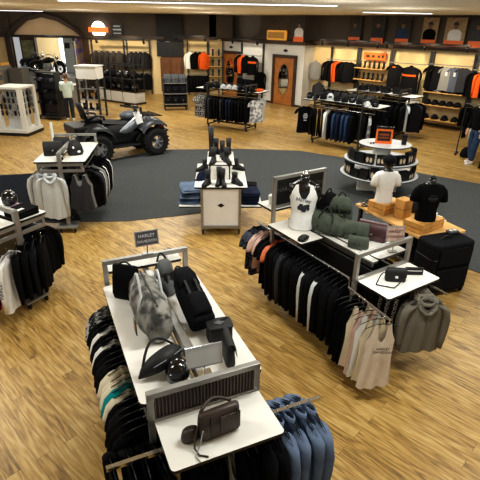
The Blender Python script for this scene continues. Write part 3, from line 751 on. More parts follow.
def backpack(name, label, loc, rz, m, mt, h=.48, w=.3, d=.17, lie=0):
    t = thing(name, label, 'bag', loc, rz)
    Mt = Matrix.Rotation(lie, 4, 'X')
    def B(b, n, mm, sm=True): return b.xform(Mt).build(n, mm, t, smooth=sm)
    B(MB().rings([(0, 0, 0, w*.46, d*.42), (0, 0, .03, w*.5, d*.5), (0, 0, h*.5, w*.5, d*.52), (0, 0, h*.8, w*.45, d*.44), (0, 0, h*.95, w*.34, d*.3), (0, 0, h, w*.2, d*.16)], 20, p=.6), 'body', m)
    B(MB().rings([(0, -d*.5, h*.08, w*.36, d*.2), (0, -d*.52, h*.12, w*.38, d*.28), (0, -d*.52, h*.4, w*.37, d*.26), (0, -d*.48, h*.46, w*.33, d*.16)], 16, p=.6), 'front_pocket', m)
    B(MB().rings([(0, -d*.34, h*.62, w*.44, d*.2), (0, -d*.3, h*.82, w*.43, d*.26), (0, -.02, h*.98, w*.36, d*.3), (0, 0, h*1.03, w*.25, d*.2)], 16, p=.6), 'lid', m)
    for s in (-1, 1):
        B(MB().tube([(s*w*.22, d*.42, h*.9), (s*w*.26, d*.75, h*.75), (s*w*.26, d*.75, h*.4), (s*w*.3, d*.45, h*.1)], .018, 6), 'shoulder_strap', mt)
        B(MB().box((s*w*.2, -d*.66, h*.5), (.02, .01, h*.35)), 'buckle_strap', mt, False)
    B(MB().tube(arc((-.05, .02, h*1.0), (.05, .02, h*1.0), .07), .01, 6), 'grab_handle', mt)
    return t
backpack('backpack', 'black backpack lying on the right half of the nearest rack', on(FRF, .2, -.27, 1.29), FRF.r(4), BLK2, BLEATH, .56, .215, .19, radians(-64))
t = backpack('sling_bag', 'slim grey sling bag leaning on the spine behind the black backpack', on(FRF, .1, .42, 1.2), FRF.r(20), mat('slate_canvas', (96, 98, 98), .8, noise=.2), BLEATH, .34, .16, .1, radians(-12))
def pouch_bag(name, label, loc, rz, m, ms, w=.22, h=.15, d=.07, straps=1, flap=True):
    t = thing(name, label, 'bag', loc, rz)
    MB().rings([(0, 0, 0, w*.47, d*.45), (0, 0, .02, w*.5, d*.5), (0, 0, h*.7, w*.49, d*.42), (0, 0, h, w*.46, d*.22)], 18, p=.45).build('body', m, t, smooth=True)
    if flap: MB().loft([[(x, y0, z0) for x in (-w*.47, -w*.2, w*.2, w*.47)] for y0, z0 in ((d*.2, h*1.0), (0, h*1.05), (-d*.42, h*.92), (-d*.56, h*.55), (-d*.57, h*.42))], close=False).build('flap', m, t, smooth=True)
    MB().box((0, -d*.58, h*.45), (.03, .012, .03)).build('clasp', CHROME, t)
    if straps: strap(t, [(-w*.48, 0, h*.85)]+arc((-w*.5, .0, h*.6), (-w*1.0, -d*1.6, .01), .05, 6)+arc((-w*1.0, -d*1.6, .01), (-w*.2, -d*2.2, .01), .0, 4)+[(w*.1, -d*1.2, .02), (w*.4, -d*.6, h*.4)], .012, ms)
    return t
def sling():
    t = thing('waist_pack', 'black crescent waist pack lying at the near left of the nearest rack', 'bag', on(FRF, -.2, -.56, 1.2), FRF.r(28))
    R = []
    for i in range(13):
        f = -1+2*i/12; e = max(.1, (1-f*f)**.6)
        R.append([(f*.21, .075*e*cos(2*pi*k/12)+.05*f*f, .02+.085*e+.075*e*sin(2*pi*k/12)) for k in range(12)])
    MB().loft(R).build('body', BLEATH, t, smooth=True)
    strap(t, arc((-.19, .04, .05), (.19, .04, .05), .16, 10, (0, .5, 1)), .02)
    MB().tube([(x, -.05-.01*(1-abs(x)/.15), .14) for x in (-.15, -.05, .05, .15)], .005, 5).build('zip', GPLAS, t)
sling()
def cap_item(name, label, loc, rz, m, group=None, s=1.0):
    t = thing(name, label, 'cap', loc, rz, group)
    MB().ell((0, 0, .0), (.095*s, .11*s, .12*s), 14, 6, t1=pi/2).build('crown', m, t, smooth=True)
    R = []
    for y in (0, -.05, -.085): 
        R.append([(x*.085*s*(1-abs(y)*3), (-.085+y+.06*x*x*0)*s+.05*(x*x)*s, .012*s-.02*x*x*s) for x in (-1, -.5, 0, .5, 1)])
    R2 = [[(x, y, z+.008) for x, y, z in r] for r in R]
    MB().loft(R, close=False).loft(R2, close=False).build('brim', m, t, smooth=True)
    return t
def helmet(name, label, loc, rz, m, s=1.0, group=None):
    t = thing(name, label, 'helmet', loc, rz, group)
    MB().rings([(0, .0, 0, .1*s, .115*s), (0, 0, .05*s, .125*s, .14*s), (0, 0, .13*s, .13*s, .15*s), (0, .01, .2*s, .105*s, .12*s), (0, .01, .24*s, .06*s, .07*s), (0, .01, .25*s, .01, .01)], 16).build('shell', m, t, smooth=True)
    MB().rings([(0, -.055*s, .08*s, .09*s, .09*s), (0, -.06*s, .12*s, .1*s, .098*s), (0, -.05*s, .165*s, .085*s, .09*s)], 14).build('visor', mat('smoked_visor', (40, 44, 50), .12, coat=.5), t, smooth=True)
    return t
helmet('open_face_helmet', 'small glossy black and white helmet beside the waist pack on the nearest rack', on(FRF, -.15, -.7, 1.2), FRF.r(-30), GLOSS, .66)
def box_bag():
    t = thing('structured_handbag', 'small boxy black handbag on the right side of the nearest rack', 'bag', on(FRF, .3, -.36, 1.2), FRF.r(-8))
    MB().prism(rrect(.2, .14, .03), 0, .13).build('body', BLEATH, t, bev=.012)
    MB().prism(rrect(.21, .15, .03), .13, .145).build('lid', BLEATH, t, bev=.005)
    MB().prism([(0, .03), (.045, 0), (0, -.03), (-.045, 0)], .145, .15).build('emblem', GPLAS, t)
    strap(t, arc((.09, .06, .14), (-.1, -.02, .02), .06), .012)
box_bag()
pouch_bag('crossbody_bag', 'black crossbody bag standing right behind the metal front frame of the nearest rack', on(FRF, .27, -.62, 1.2), FRF.r(80), BLEATH, BLEATH, .24, .2, .08, 0)
card_sign('counter_sign', 'framed glass sign standing on the spine of the nearest rack above the brown wallet bag', on(FRF, .02, -.79, 1.275), FRF.r(-4), .25, .15, .08, mat('grey_sign_glass', (206, 210, 206), .1, noise=.12, nscale=3), None, None, .2, CHROME)
card_sign('counter_sign', 'small dark card sign standing at the far end of the nearest rack', on(FRF, .02, .86, 1.44), FRF.r(0), .22, .14, .1, mat('mottled_card', (74, 68, 66), .5, noise=.3, nscale=18), [('HARLEY', .025, .045), ('DAVIDSON', -.03, .038)], LGREY, .2)
def sunglasses(label, loc, rz, group=None):
    t = thing('sunglasses', label, 'sunglasses', loc, rz, group)
    for s in (-1, 1):
        MB().ell((s*.034, 0, .025), (.03, .008, .022), 12, 6).build('lens', GLOSS, t, smooth=True)
        MB().tube([(s*.062, 0, .03), (s*.066, .06, .03), (s*.06, .12, .012)], .004, 5).build('temple', PLAS, t)
    MB().tube([(-.012, 0, .034), (.012, 0, .034)], .004, 5).build('bridge', PLAS, t)
for i, x in enumerate((.12, .2, .28)):
    sunglasses(['dark sunglasses on the far back shelf of the nearest rack, left one', 'dark sunglasses on the far back shelf of the nearest rack, middle one', 'dark sunglasses on the far back shelf of the nearest rack, right one'][i], on(FRF, x, 1.03, 1.3), FRF.r(20*i-20))
t = thing('long_wallet', 'brown-black leather wallet bag with strap standing on the near end table', 'bag', on(FRF, -.02, -1.06, 1.06), FRF.r(4))
MB().rings([(0, 0, 0, .115, .035), (0, 0, .02, .12, .042), (0, 0, .1, .12, .038), (0, 0, .165, .117, .022)], 18, p=.4).build('body', BRLEATH, t, smooth=True)
t.scale = (1.2, 1.2, 1.2); t.location = on(FRF, .0, -1.12, 1.06)
MB().box((.05, -.042, .085), (.12, .006, .12)).build('front_pocket', BRLEATH, t, bev=.003)
for x_ in (-.06, .095): MB().box((x_, -.038, .09), (.012, .012, .15)).build('trim_strip', PLAS, t)
strap(t, arc((-.1, .02, .16), (.09, .03, .16), .05, 8, (0, 1, .3)), .02, BRLEATH)
strap(t, [(-.11, 0, .14), (-.15, -.03, .08), (-.17, -.06, .02), (-.16, -.1, .006), (-.12, -.13, .006)], .01, BRLEATH, 'wrist_strap')
strap(t, [(-.1, -.02, .1), (-.14, -.07, .04), (-.18, -.1, .006), (-.17, -.14, .006)], .007, SILV, 'zip_pull')
MB().rings([(-.16, .02, 0, .05, .03), (-.16, .02, .03, .055, .035), (-.16, .02, .07, .045, .03)], 12).build('coin_purse', BRLEATH, t, smooth=True)

# ------------------------------------------------------------ goods on the right rack
def torso(loc, rz, label, shirt, kind='tank', cap=None, s=1.0, neckcap=CHROME, printed=None, group=None):
    t = thing('mannequin_bust', label, 'mannequin', loc, rz, group)
    d = [(0, .0, 0, .13, .095), (0, 0, .05, .135, .1), (0, 0, .14, .125, .09), (0, -.005, .28, .145, .105), (0, -.01, .38, .165, .115), (0, 0, .46, .175, .095), (0, .005, .51, .15, .075), (0, .01, .545, .085, .06), (0, .01, .57, .055, .055), (0, .005, .62, .05, .05)]
    q = [(a*s, b*s, c*s, e*s, f*s) for a, b, c, e, f in d]
    b = MB().rings(q, 24, p=.85)
    for x in (-1, 1): b.ell((x*.155*s, .0, .45*s), (.045*s, .05*s, .065*s), 10, 6)
    b.build('torso', GLOSS, t, smooth=True)
    MB().lathe([(.0, .62*s), (.04*s, .62*s), (.045*s, .64*s), (.03*s, .665*s), (.0, .675*s)], 14).build('neck_cap', neckcap, t, smooth=True)
    g = 1.07
    if kind == 'tank':
        bb = MB(); seg = 36
        R = [[(x*.0+r[0]*0+0, 0, 0)]*0 for r in q]
        ring = []
        zs = [-.02, .04, .14, .24, .32, .38]
        import bisect
        def rad(z):
            for i in range(len(d)-1):
                if d[i+1][2] >= z or i == len(d)-2:
                    f = (z-d[i][2])/(d[i+1][2]-d[i][2]); return [d[i][j]+(d[i+1][j]-d[i][j])*f for j in (1, 3, 4)]
        vs = []; fs = []; rows = 12
        for r in range(rows+1):
            for k in range(seg):
                a = 2*pi*k/seg; front = sin(a) < 0; u = abs(cos(a))
                if u < .38: zt = .525-(.17 if front else .1)*sqrt(1-(u/.4)**2)
                elif u < .66: zt = .53-(.02)*(u-.38)/.28
                else: zt = .51-.16*min(1, (u-.66)/.3)**.7
                z = -.06+(zt+.06)*r/rows
                cy, rx, ry = rad(max(0, z)); fl = 1.09+(.1*(1-r/rows) if z < .12 else 0)+.02*sin(6*a+2)*(1-r/rows)
                vs.append((s*rx*fl*cos(a), s*(cy+ry*fl*1.05*sin(a)), s*z))
        for r in range(rows):
            for k in range(seg):
                a = r*seg+k; c = r*seg+(k+1) % seg; fs.append((a, c, c+seg, a+seg))
        sh = bb.add(vs, fs).build('tank_top', shirt, t, smooth=True)
    else:
        q2 = [(a*s, b*s, c*s, e*s*g*(1.08 if c < .1 else 1.04), f*s*g*1.12) for a, b, c, e, f in d[:8]]; q2[0] = (0, 0, -.05*s, .155*s, .12*s)
        bb = MB().rings(q2, 28, p=.85, cap=False)
        for x in (-1, 1):
            bb.tube([(x*.06*s, 0, .5*s), (x*.14*s, 0, .47*s), (x*.185*s, 0, .42*s), (x*.21*s, 0, .35*s), (x*.222*s, 0, .27*s)], [.05*s, .066*s, .07*s, .066*s, .064*s], 14)
        sh = bb.build('tee_shirt', shirt, t, smooth=True)
    return t
tb = torso(on(RRF, -.2, .42, 1.26), RRF.r(-40), 'glossy black bust in a white printed tank top on the right-hand rack', WCLO)
MB().rings([(0, 0, -.065, .12, .09), (0, 0, 0, .12, .09)], 20).build('foot', PLAS, tb)
# dark graphic and script on the tank top
b = MB()
for (x, z, rx, rz_) in ((-.02, .3, .035, .03), (.03, .285, .05, .035), (.0, .255, .045, .035), (-.05, .26, .02, .03), (.06, .25, .02, .025), (.01, .225, .03, .02)):
    b.ell((x, -.112-.006+abs(x)*.12, z-.02), (rx, .012, rz_), 10, 6)
b.build('printed_graphic', CHAR, tb)
text('printed_script', 'Harley', .07, GPLAS, tb, (.0, -.134, .345), (pi/2+.12, .15, 0), .002)
t = thing('glasses_case', 'black glasses pouch lying on the white side shelf of the right-hand rack', 'case', on(RRF, -.42, .12, 1.19), RRF.r(20))
MB().rings([(0, 0, 0, .075, .05), (0, 0, .025, .08, .055), (0, 0, .05, .07, .04), (0, 0, .06, .04, .02)], 14, p=.7).build('pouch', PLAS, t, smooth=True)
MB().ell((-.03, -.045, .035), (.03, .01, .02)).ell((.035, -.045, .035), (.03, .01, .02)).build('lens_pair', GLOSS, t, smooth=True)
duffel('duffel_bag', 'olive green holdall with grab handles behind the front pouch on the right-hand rack', on(RRF, -.01, .12, 1.2), RRF.r(105), OLIVE, OLIVED, .46, .13, .25)
backpack('backpack', 'olive green backpack standing behind the green holdall on the right-hand rack', on(RRF, .2, .16, 1.2), RRF.r(-50), OLIVE, OLIVED, .42, .3, .16, radians(8))
pouch_bag('messenger_bag', 'olive green messenger bag between the holdall and the maroon bag', on(RRF, .12, -.2, 1.2), RRF.r(-58), OLIVE, OLIVED, .3, .22, .12, 0)
pouch_bag('belt_pouch', 'small olive green pouch nearest the metal frame on the right-hand rack', on(RRF, -.02, -.38, 1.2), RRF.r(-56), OLIVE, OLIVED, .24, .14, .08, 0)
pouch_bag('shoulder_bag', 'maroon leather shoulder bag at the far right of the right-hand rack', on(RRF, .3, -.3, 1.2), RRF.r(-62), MAROON, MAROON, .36, .22, .13, 0)
backpack('backpack', 'black backpack with a long strap beside the bust, at the back of the right-hand rack', on(RRF, .26, .52, 1.2), RRF.r(0), BLK2, BLEATH, .36, .24, .14, radians(12))
card_sign('counter_sign', 'small printed card sign above the metal frame of the right-hand rack', on(RRF, .24, -.66, 1.2), RRF.r(-30), .2, .17, .14, mat('mottled_pink_card', (176, 150, 134), .5, noise=.35, nscale=22), [('HARLEY', .03, .045), ('DAVIDSON', -.03, .036)], mat('dark_red', (96, 40, 34), .6), .15)
pouch_bag('crossbody_bag', 'black crossbody purse with trailing strap on the right end table', on(RRF, -.04, -.96, 1.06), RRF.r(-38), BLEATH, BLEATH, .22, .15, .08, 1)
t = thing('long_wallet', 'flat black wallet standing on edge on the right end table', 'wallet', on(RRF, .24, -.98, 1.06), RRF.r(-34))
MB().box((0, 0, .045), (.2, .025, .09)).build('body', BLEATH, t, bev=.008); MB().box((0, -.014, .055), (.16, .004, .01)).build('zip', CHROME, t)
t = thing('hat_box', 'small white box on the far back shelf of the right-hand rack', 'box', on(RRF, -.24, .98, 1.34), RRF.r(8))
MB().rings([(0, 0, 0, .07, .05), (0, 0, .1, .07, .05)], 20).build('body', PAPER, t); MB().rings([(0, 0, .1, .074, .054), (0, 0, .12, .074, .054)], 20).build('lid', PAPER, t)

# ------------------------------------------------------------ goods on the two left racks
pouch_bag('handbag', 'black handbag on the left half of the small left rack', on(LSF, -.2, -.25, 1.3), LSF.r(10), BLEATH, BLEATH, .34, .24, .16, 0)
pouch_bag('handbag', 'second black handbag behind the first on the left half of the small left rack', on(LSF, -.14, .2, 1.3), LSF.r(-10), BLEATH, BLEATH, .3, .22, .14, 0)
t = thing('shoulder_bag', 'black bag with white patches on the right half of the small left rack', 'bag', on(LSF, .18, -.22, 1.3), LSF.r(30))
MB().rings([(0, 0, 0, .13, .1), (0, 0, .05, .15, .12), (0, 0, .17, .12, .09), (0, 0, .26, .05, .04)], 14).build('body', BLEATH, t, smooth=True)
MB().ell((.03, -.11, .07), (.03, .02, .02)).ell((-.06, -.1, .15), (.02, .02, .025)).build('white_patch', PAPER, t); strap(t, arc((-.1, 0, .2), (.1, 0, .2), .12), .016)
t = thing('display_pole', 'slim white pole standing behind the handbags on the small left rack', 'pole', on(LSF, -.34, .36, 1.3))
MB().lathe([(.07, 0), (.07, .012), (.026, .014), (.026, .46), (.0, .47)], 14).build('shaft', WHITE, t, smooth=False)
for i, (dz, m_) in enumerate(((0, BLK), (.03, BLK2), (.06, BLK))):
    o = MB().prism(rrect(.34, .3, .04), 0, .028).build('folded_shirt', m_, None, on(LEF, .2, -.54, 1.2+dz), LEF.r(3*i), bev=.01)
    tag(o, ['black folded shirt at the bottom of the stack on the left-edge rack', 'black folded shirt in the middle of the stack on the left-edge rack', 'black folded shirt with white print topping the stack on the left-edge rack'][i], 'shirt', 'folded shirts on the left-edge rack')
MB().box((-.05, -.04, .0295), (.1, .05, .003)).build('white_print', PAPER, o)
o = tag(MB().prism(rrect(.2, .16, .05), 0, .03).build('folded_scarf', mat('lilac_print', (120, 112, 140), .9, nscale=30, rgb2=(190, 130, 160)), None, on(LEF, .34, -.3, 1.2), LEF.r(), bev=.01), 'lilac and pink folded scarf beside the stacked shirts on the left-edge rack', 'scarf')
helmet('open_face_helmet', 'glossy black helmet on the white top of the left-edge rack', on(LEF, .34, -.1, 1.2), LEF.r(-40), GLOSS, .8)
MB
# ------------------------------------------------------------ boot pedestal
PD = Fr(-.37, 7.95, 3)
def boot_mb(h):
    s = MB().prism([(-.045, .11), (.04, .11), (.045, .02), (.048, -.1), (.03, -.15), (-.01, -.16), (-.045, -.12), (-.038, 0)], 0, .022)
    u = MB().loft([[(x*w, y*1.0, z) for x, z in ((-1, .02), (-.95, zt*.6), (-.5, zt), (.5, zt), (.95, zt*.6), (1, .02))] for y, w, zt in ((-.155, .02, .04), (-.13, .036, .065), (-.06, .043, .085), (.0, .04, .12), (.05, .042, .13), (.105, .036, .12))])
    sh = MB().rings([(0, .045, .06, .042, .058), (0, .045, .13, .04, .052), (0, .05, h*.6, .045, .055), (0, .052, h, .052, .062)], 12)
    return s, u, sh
def boot(label, loc, rz, h, m=BLEATH, group='boots on the white pedestal'):
    t = thing('boot', label, 'boot', loc, rz, group); s, u, sh = boot_mb(h)
    s.build('sole', RUB, t); u.build('upper', m, t, smooth=True); sh.build('shaft', m, t, smooth=True)
    return t
def pedestal():
    t = thing('display_pedestal', 'white wheeled pedestal with a black diamond badge, boots on top and jeans beside', 'display stand', PD.w(0, 0), PD.r())
    MB().box((0, .3, .52), (.64, 1.18, .74)).build('cabinet', mat('bright_white_panel', (246, 247, 248), .4, noise=.02), t)
    b = MB()
    for x in (-.34, .34):
        for y in (-.3, .9): b.box((x, y, .5), (.045, .045, .8))
        b.box((x, .3, .14), (.045, 1.2, .05))
    for y in (-.3, .9): b.box((0, y, .14), (.72, .045, .05)); b.box((0, y, .885), (.72, .04, .03))
    b.build('frame', METAL, t, bev=.004)
    MB().prism([(0, .04), (.065, 0), (0, -.04), (-.065, 0)], 0, .006, M=Matrix(((1,0,0,0),(0,0,-1,-.292),(0,1,0,.56),(0,0,0,1)))).build('diamond_badge', PLAS, t)
    MB().prism(rrect(.93, 1.5, .03, 0, .37), .9, .93, 0, 1).build('top', [WHITE, EDGE], t)
    MB().prism(rrect(.5, .95, .03, -.0, .5), 1.2, 1.22, 0, 1).build('riser_shelf', [WHITE, EDGE], t)
    b = MB()
    for x in (-.2, .16):
        for y in (.08, .92): b.box((x, y, 1.065), (.025, .025, .27))
    b.build('riser_leg', DMETAL, t)
    for s in (-1, 1): MB().prism(rrect(.42, .8, .03, s*.57, .4), .4, .425, 0, 1).build('side_shelf', [WHITE, EDGE], t)
    for x in (-.33, .33):
        for y in (-.29, .89): caster(t, x, y)
    return t
pedestal()
for i, (x, y, z, h, r, lab) in enumerate(((-.25, -.25, .93, .26, -25, 'black mid-height boot at the front left of the pedestal top'), (-.04, -.22, .93, .3, -10, 'black boot at the front middle of the pedestal, left of its pair'), (.04, -.26, .93, .28, 10, 'black boot at the front middle of the pedestal, right of its pair'), (.28, -.2, .93, .2, 40, 'black short boot with a white lining at the front right of the pedestal'), (-.34, .62, .93, .22, -60, 'black ankle boot at the rear left of the pedestal top'), (.34, .7, .93, .22, 60, 'black ankle boot at the rear right of the pedestal top'),
    (-.14, .14, 1.22, .27, -15, 'black boot at the front left of the raised shelf'), (.12, .16, 1.22, .27, 20, 'black boot at the front right of the raised shelf'), (-.16, .66, 1.22, .55, 160, 'tallest black riding boot standing on the raised shelf'), (.04, .46, 1.22, .32, 10, 'black buckled boot in the centre of the raised shelf'), (.14, .74, 1.22, .3, -20, 'black boot at the back right of the raised shelf'), (-.06, .84, 1.22, .28, 30, 'black boot at the back left of the raised shelf'))):
    boot(lab, PD.w(x, y, z), PD.r(r), h)
cap_item('knit_hat', 'dark blue soft cap at the left of the pedestal top behind the boots', PD.w(-.33, .12, .93), PD.r(-40), DKJEAN, None, 1.2)
def folded(loc, rz, m, label, group, w=.32, d=.36, h=.045):
    o = MB().prism(rrect(w, d, .05), 0, h*.48).prism(rrect(w*.97, d*.96, .05, .01, .01), h*.5, h).build('folded_jeans', m, None, loc, rz, bev=.012)
    return tag(o, label, 'trousers', group)
for i in range(5):
    folded(PD.w(-.58, .36, .425+.057*i), PD.r(5*i-8), JEAN if i % 2 else DENIM, ['lowest pair of folded blue jeans in the stack left of the pedestal', 'second pair up of folded blue jeans left of the pedestal', 'third pair up of folded blue jeans left of the pedestal', 'fourth pair up of folded blue jeans left of the pedestal', 'topmost folded blue jeans in the stack left of the pedestal'][i], 'folded jeans left of the pedestal', .38, .56, .055)
for i in range(4):
    folded(PD.w(.56, .3, .425+.057*i), PD.r(3*i-4), DKJEAN, ['lowest pair of dark folded jeans in the front stack right of the pedestal', 'second pair up of dark folded jeans right of the pedestal', 'third pair up of dark folded jeans right of the pedestal', 'topmost dark folded jeans in the front stack right of the pedestal'][i], 'dark folded jeans right of the pedestal', .34, .46, .055)
for i in range(3):
    folded(PD.w(.56, .66, .425+.08*i), PD.r(-3*i), BLK2, ['lowest black folded trousers in the rear stack right of the pedestal', 'middle black folded trousers in the rear stack right of the pedestal', 'topmost black folded trousers in the rear stack right of the pedestal'][i], 'black folded trousers right of the pedestal', .3, .26, .078)

# ------------------------------------------------------------ board table with two busts, and the suitcase
TF = Fr(2.7, 6.85, 25)
def board_table():
    t = thing('board_table', 'table with a pale wooden board top carrying two mannequin busts', 'table', TF.w(0, 0), TF.r())
    b = MB()
    for k in range(5): b.box((-.34+.17*k, 0, .73), (.165, 1.58, .04))
    b.box((0, -.5, .69), (.8, .07, .04)); b.box((0, .5, .69), (.8, .07, .04))
    b.build('board_top', WOODT, t, bev=.005)
    for x in (-.36, .36):
        for y in (-.7, .7):
            MB().box((x, y, .335), (.055, .055, .67)).build('leg', PLAS, t, bev=.004)
    MB().box((0, 0, .25), (.72, 1.36, .025)).build('lower_shelf', PLAS, t)
board_table()
def crate(label, loc, rz, w, d, h):
    t = thing('wooden_crate', label, 'crate', loc, rz)
    b = MB(); n = 2
    for k in range(n):
        z = h*(k+.5)/n
        for s in (-1, 1): b.box((0, s*(d/2-.008), z), (w, .016, h/n-.012)); b.box((s*(w/2-.008), 0, z), (.016, d-.034, h/n-.012))
    b.box((0, 0, h-.006), (w, d, .014)); b.box((0, 0, .01), (w-.03, d-.03, .015))
    b.build('slats', CRATE, t)
    for s in (-1, 1): MB().box((s*(w/2-.03), 0, h/2), (.02, d-.04, h-.03)).build('corner_post', WOODT, t)
    return t
crate('wooden crate beneath the white-shirted bust on the board table', TF.w(-.2, .34, .75), TF.r(10), .4, .34, .17)
crate('small wooden crate standing on end between the two busts', TF.w(-.1, .02, .75), TF.r(8), .2, .18, .3)
o = crate('low wooden crate beneath the black-shirted bust on the board table', TF.w(-.12, -.46, .75), TF.r(10), .56, .32, .15)
tw = torso(TF.w(-.24, .34, .95), TF.r(160), 'bust in a white tee shirt topped with a black cap on the board table', WCLO, 'tee', s=.9)
MB().ell((0, 0, .62), (.09, .1, .11), 14, 8).build('head_form', GLOSS, tw, smooth=True)
cp = MB().ell((0, .0, .65), (.102, .115, .1), 14, 6, t1=pi/1.8).build('cap', BLK2, tw, smooth=True); MB().box((0, -.14, .65), (.14, .1, .012)).build('cap_brim', BLK2, cp, bev=.004)
MB().box((.23, -.02, .36), (.06, .09, .07)).build('sleeve_print', CHAR, tw) if False else None
tk2 = torso(TF.w(-.14, -.48, .93), TF.r(-25), 'bust in a black tee shirt with faint print on the board table', BLK, 'tee', s=.98, neckcap=PLAS)
pr = MB()
for k in range(3): pr.tube([(.055*(1-.2*k)*cos(a)*1.2, -.1395, .35+.05*(1-.25*k)*sin(a)) for a in [2*pi*j/14 for j in range(15)]], .003, 4)
pr.build('faint_print', CHAR, tk2)
text('print_lettering', 'HARLEY', .036, GPLAS, tk2, (0, -.142, .35), (pi/2+.08, 0, 0))
for i in range(3):
    o = MB().box((0, 0, .002), (.22, .3, .004)).build('leaflet', PAPER, None, TF.w(.34+.02*i, -.24+.1*i, .75+.0045*i), TF.r(15*i))
    MB().box((0, -.05, .0045), (.16, .08, .001)).box((0, .08, .0045), (.16, .04, .001)).build('printed_block', LGREY, o)
    tag(o, ['printed white leaflet at the bottom of the fan beside the black-shirted bust', 'printed white leaflet in the middle of the fan beside the black-shirted bust', 'printed white leaflet on top of the fan beside the black-shirted bust'][i], 'leaflet', 'leaflets on the board table')
helmet('half_helmet', 'black helmet behind the end-standing crate on the board table', TF.w(.24, .16, .75), TF.r(30), BLEATH, 1.05)
pouch_bag('handbag', 'dark handbag on the floor shelf beneath the board table', TF.w(-.1, -.2, .265), TF.r(), BLK2, BLK2, .4, .28, .2, 0)
t = thing('wire_basket_stand', 'dark bracelets heaped at the far left corner of the board table', 'jewellery', TF.w(-.32, .62, .75), TF.r())
for k in range(5): MB().tube([(.1*(k % 3-1)*.5+.05*cos(a), .05*(k//3)+.05*sin(a), .012+.014*k) for a in [2*pi*j/10 for j in range(11)]], .009, 5).build('bracelet', GPLAS if k % 2 else PLAS, t)
def suitcase():
    F = Fr(2.93, 5.86, 20)
    t = thing('suitcase', 'large soft black wheeled suitcase standing beside the board table', 'suitcase', F.w(0, 0), F.r())
    MB().prism(rrect(.72, .42, .09), .06, .82).build('body', BLK2, t, smooth=False, bev=.035)
    MB().prism(rrect(.56, .03, .012, 0, -.225), .12, .44).build('front_pocket', BLK2, t, bev=.012)
    MB().prism(rrect(.56, .03, .012, 0, -.225), .5, .76).build('upper_pocket', BLK2, t, bev=.012)
    for z in (.3, .6): MB().tube([(x, y, z) for x, y in rrect(.725, .425, .09)]+[(.3625, .1225, z)], .006, 5).build('piping', PLAS, t)
    MB().tube(arc((-.1, 0, .815), (.1, 0, .815), .045), .014, 6).build('grab_handle', PLAS, t)
    h = MB().box((.2, .12, .85), (.16, .1, .03)).build('handle_plate', GPLAS, t, bev=.006)
    MB().lathe([(.0, .866), (.026, .868), (.026, .872), (0, .873)], 14, (.165, .12, 0)).lathe([(.0, .866), (.026, .868), (.026, .872), (0, .873)], 14, (.235, .12, 0)).build('handle_button', PAPER, h)
    for x in (-.3, .3):
        for y in (-.16, .16):
            MB().lathe([(.01, -.012), (.035, -.012), (.035, .012), (.01, .012)], 14, (x, y, .036), 'X').box((x, y, .065), (.05, .05, .03)).build('wheel', PLAS, t)
suitcase()

# ------------------------------------------------------------ tiered round display
RDF = Fr(3.2, 10.3, -6)
RDT = ((.45, .88, .84, 0), (.78, .83, .74, 0), (1.13, .58, .5, 0))
def round_display():
    t = thing('tiered_display', 'white round three-tier stand loaded with small black boxes', 'display stand', RDF.w(0, 0), RDF.r())
    for z, rx, ry, _ in RDT:
        P = [(rx*cos(2*pi*k/40)+(.05 if z > 1 else 0), ry*sin(2*pi*k/40)) for k in range(40)]
        MB().prism(P, z-.03, z, 0, 1).build('tier', [mat('pale_tier', (204, 206, 206), .4), GPLAS], t)
    MB().box((0, 0, .21), (.9, .12, .42)).box((0, 0, .21), (.12, .8, .42)).build('base', WHITE, t)
    for z0, z1, r in ((.45, .75, .26), (.78, 1.1, .2)): MB().lathe([(r, z0), (r, z1)], 20).build('column', WHITE, t)
round_display()
def giftbox(label, loc, rz, w, d, h, pale=True, group=None):
    o = MB().box((0, 0, h*.46), (w, d, h*.92)).build('gift_box', PLAS, None, loc, rz, bev=.004)
    MB().box((0, 0, h*.96), (w*1.03, d*1.03, h*.1)).build('lid', BLK2, o)
    if pale:
        for s in (-1, 1): MB().prism([(w*.16*cos(2*pi*k/12)+s*w*.22, h*.26*sin(2*pi*k/12)+h*.48) for k in range(12)], d/2, d/2+.003, M=Matrix(((1,0,0,0),(0,0,-1,0),(0,1,0,0),(0,0,0,1)))).build('window', mat('cream_window', (196, 178, 150), .5), o)
    return tag(o, label, 'box', group)
rb = random.Random(3)
gq = 'small black boxes on the tiered stand'
for tier, n, word in ((0, 11, 'lowest'), (1, 10, 'middle'), (2, 1, 'top')):
    z, rx, ry, _ = RDT[tier]
    for i in range(n):
        a = radians(185+i*170/max(1, n-1)) if n > 1 else radians(-8)
        x, y = (rx-.13)*cos(a), (ry-.12)*sin(a)
        if tier == 2: x, y = .45, -.02
        w_ = rb.choice((.18, .2, .22)); h_ = rb.choice((.17, .22, .27)) if tier != 2 else .2
        giftbox('small black box on the %s tier of the round stand' % word if tier < 2 else 'small black box beside the orange sign on the top tier', RDF.w(x, y, z), RDF.r(math.degrees(a)+90), w_, .1, h_, rb.random() < .55, gq+', %s tier' % word)
t = thing('price_sign', 'orange and black sign board on the top tier of the round stand', 'sign', RDF.w(.0, -.02, 1.13), RDF.r(-4))
MB().box((0, 0, .17), (.36, .03, .3)).build('frame', SIGNO, t); MB().box((0, -.017, .17), (.28, .006, .22)).build('panel', PLAS, t); MB().box((0, .02, .015), (.36, .1, .03)).build('foot', SIGNO, t)
MB().box((0, 0, .35), (.38, .04, .05)).build('header', PLAS, t)
text('lettering', 'HARLEY', .06, SIGNO, t, (0, -.022, .2), (pi/2, 0, 0)); text('lettering', 'DAVIDSON', .045, SIGNO, t, (0, -.022, .13), (pi/2, 0, 0))
sunglasses('black sunglasses on the left of the top tier of the round stand', RDF.w(-.26, -.15, 1.13), RDF.r(20))
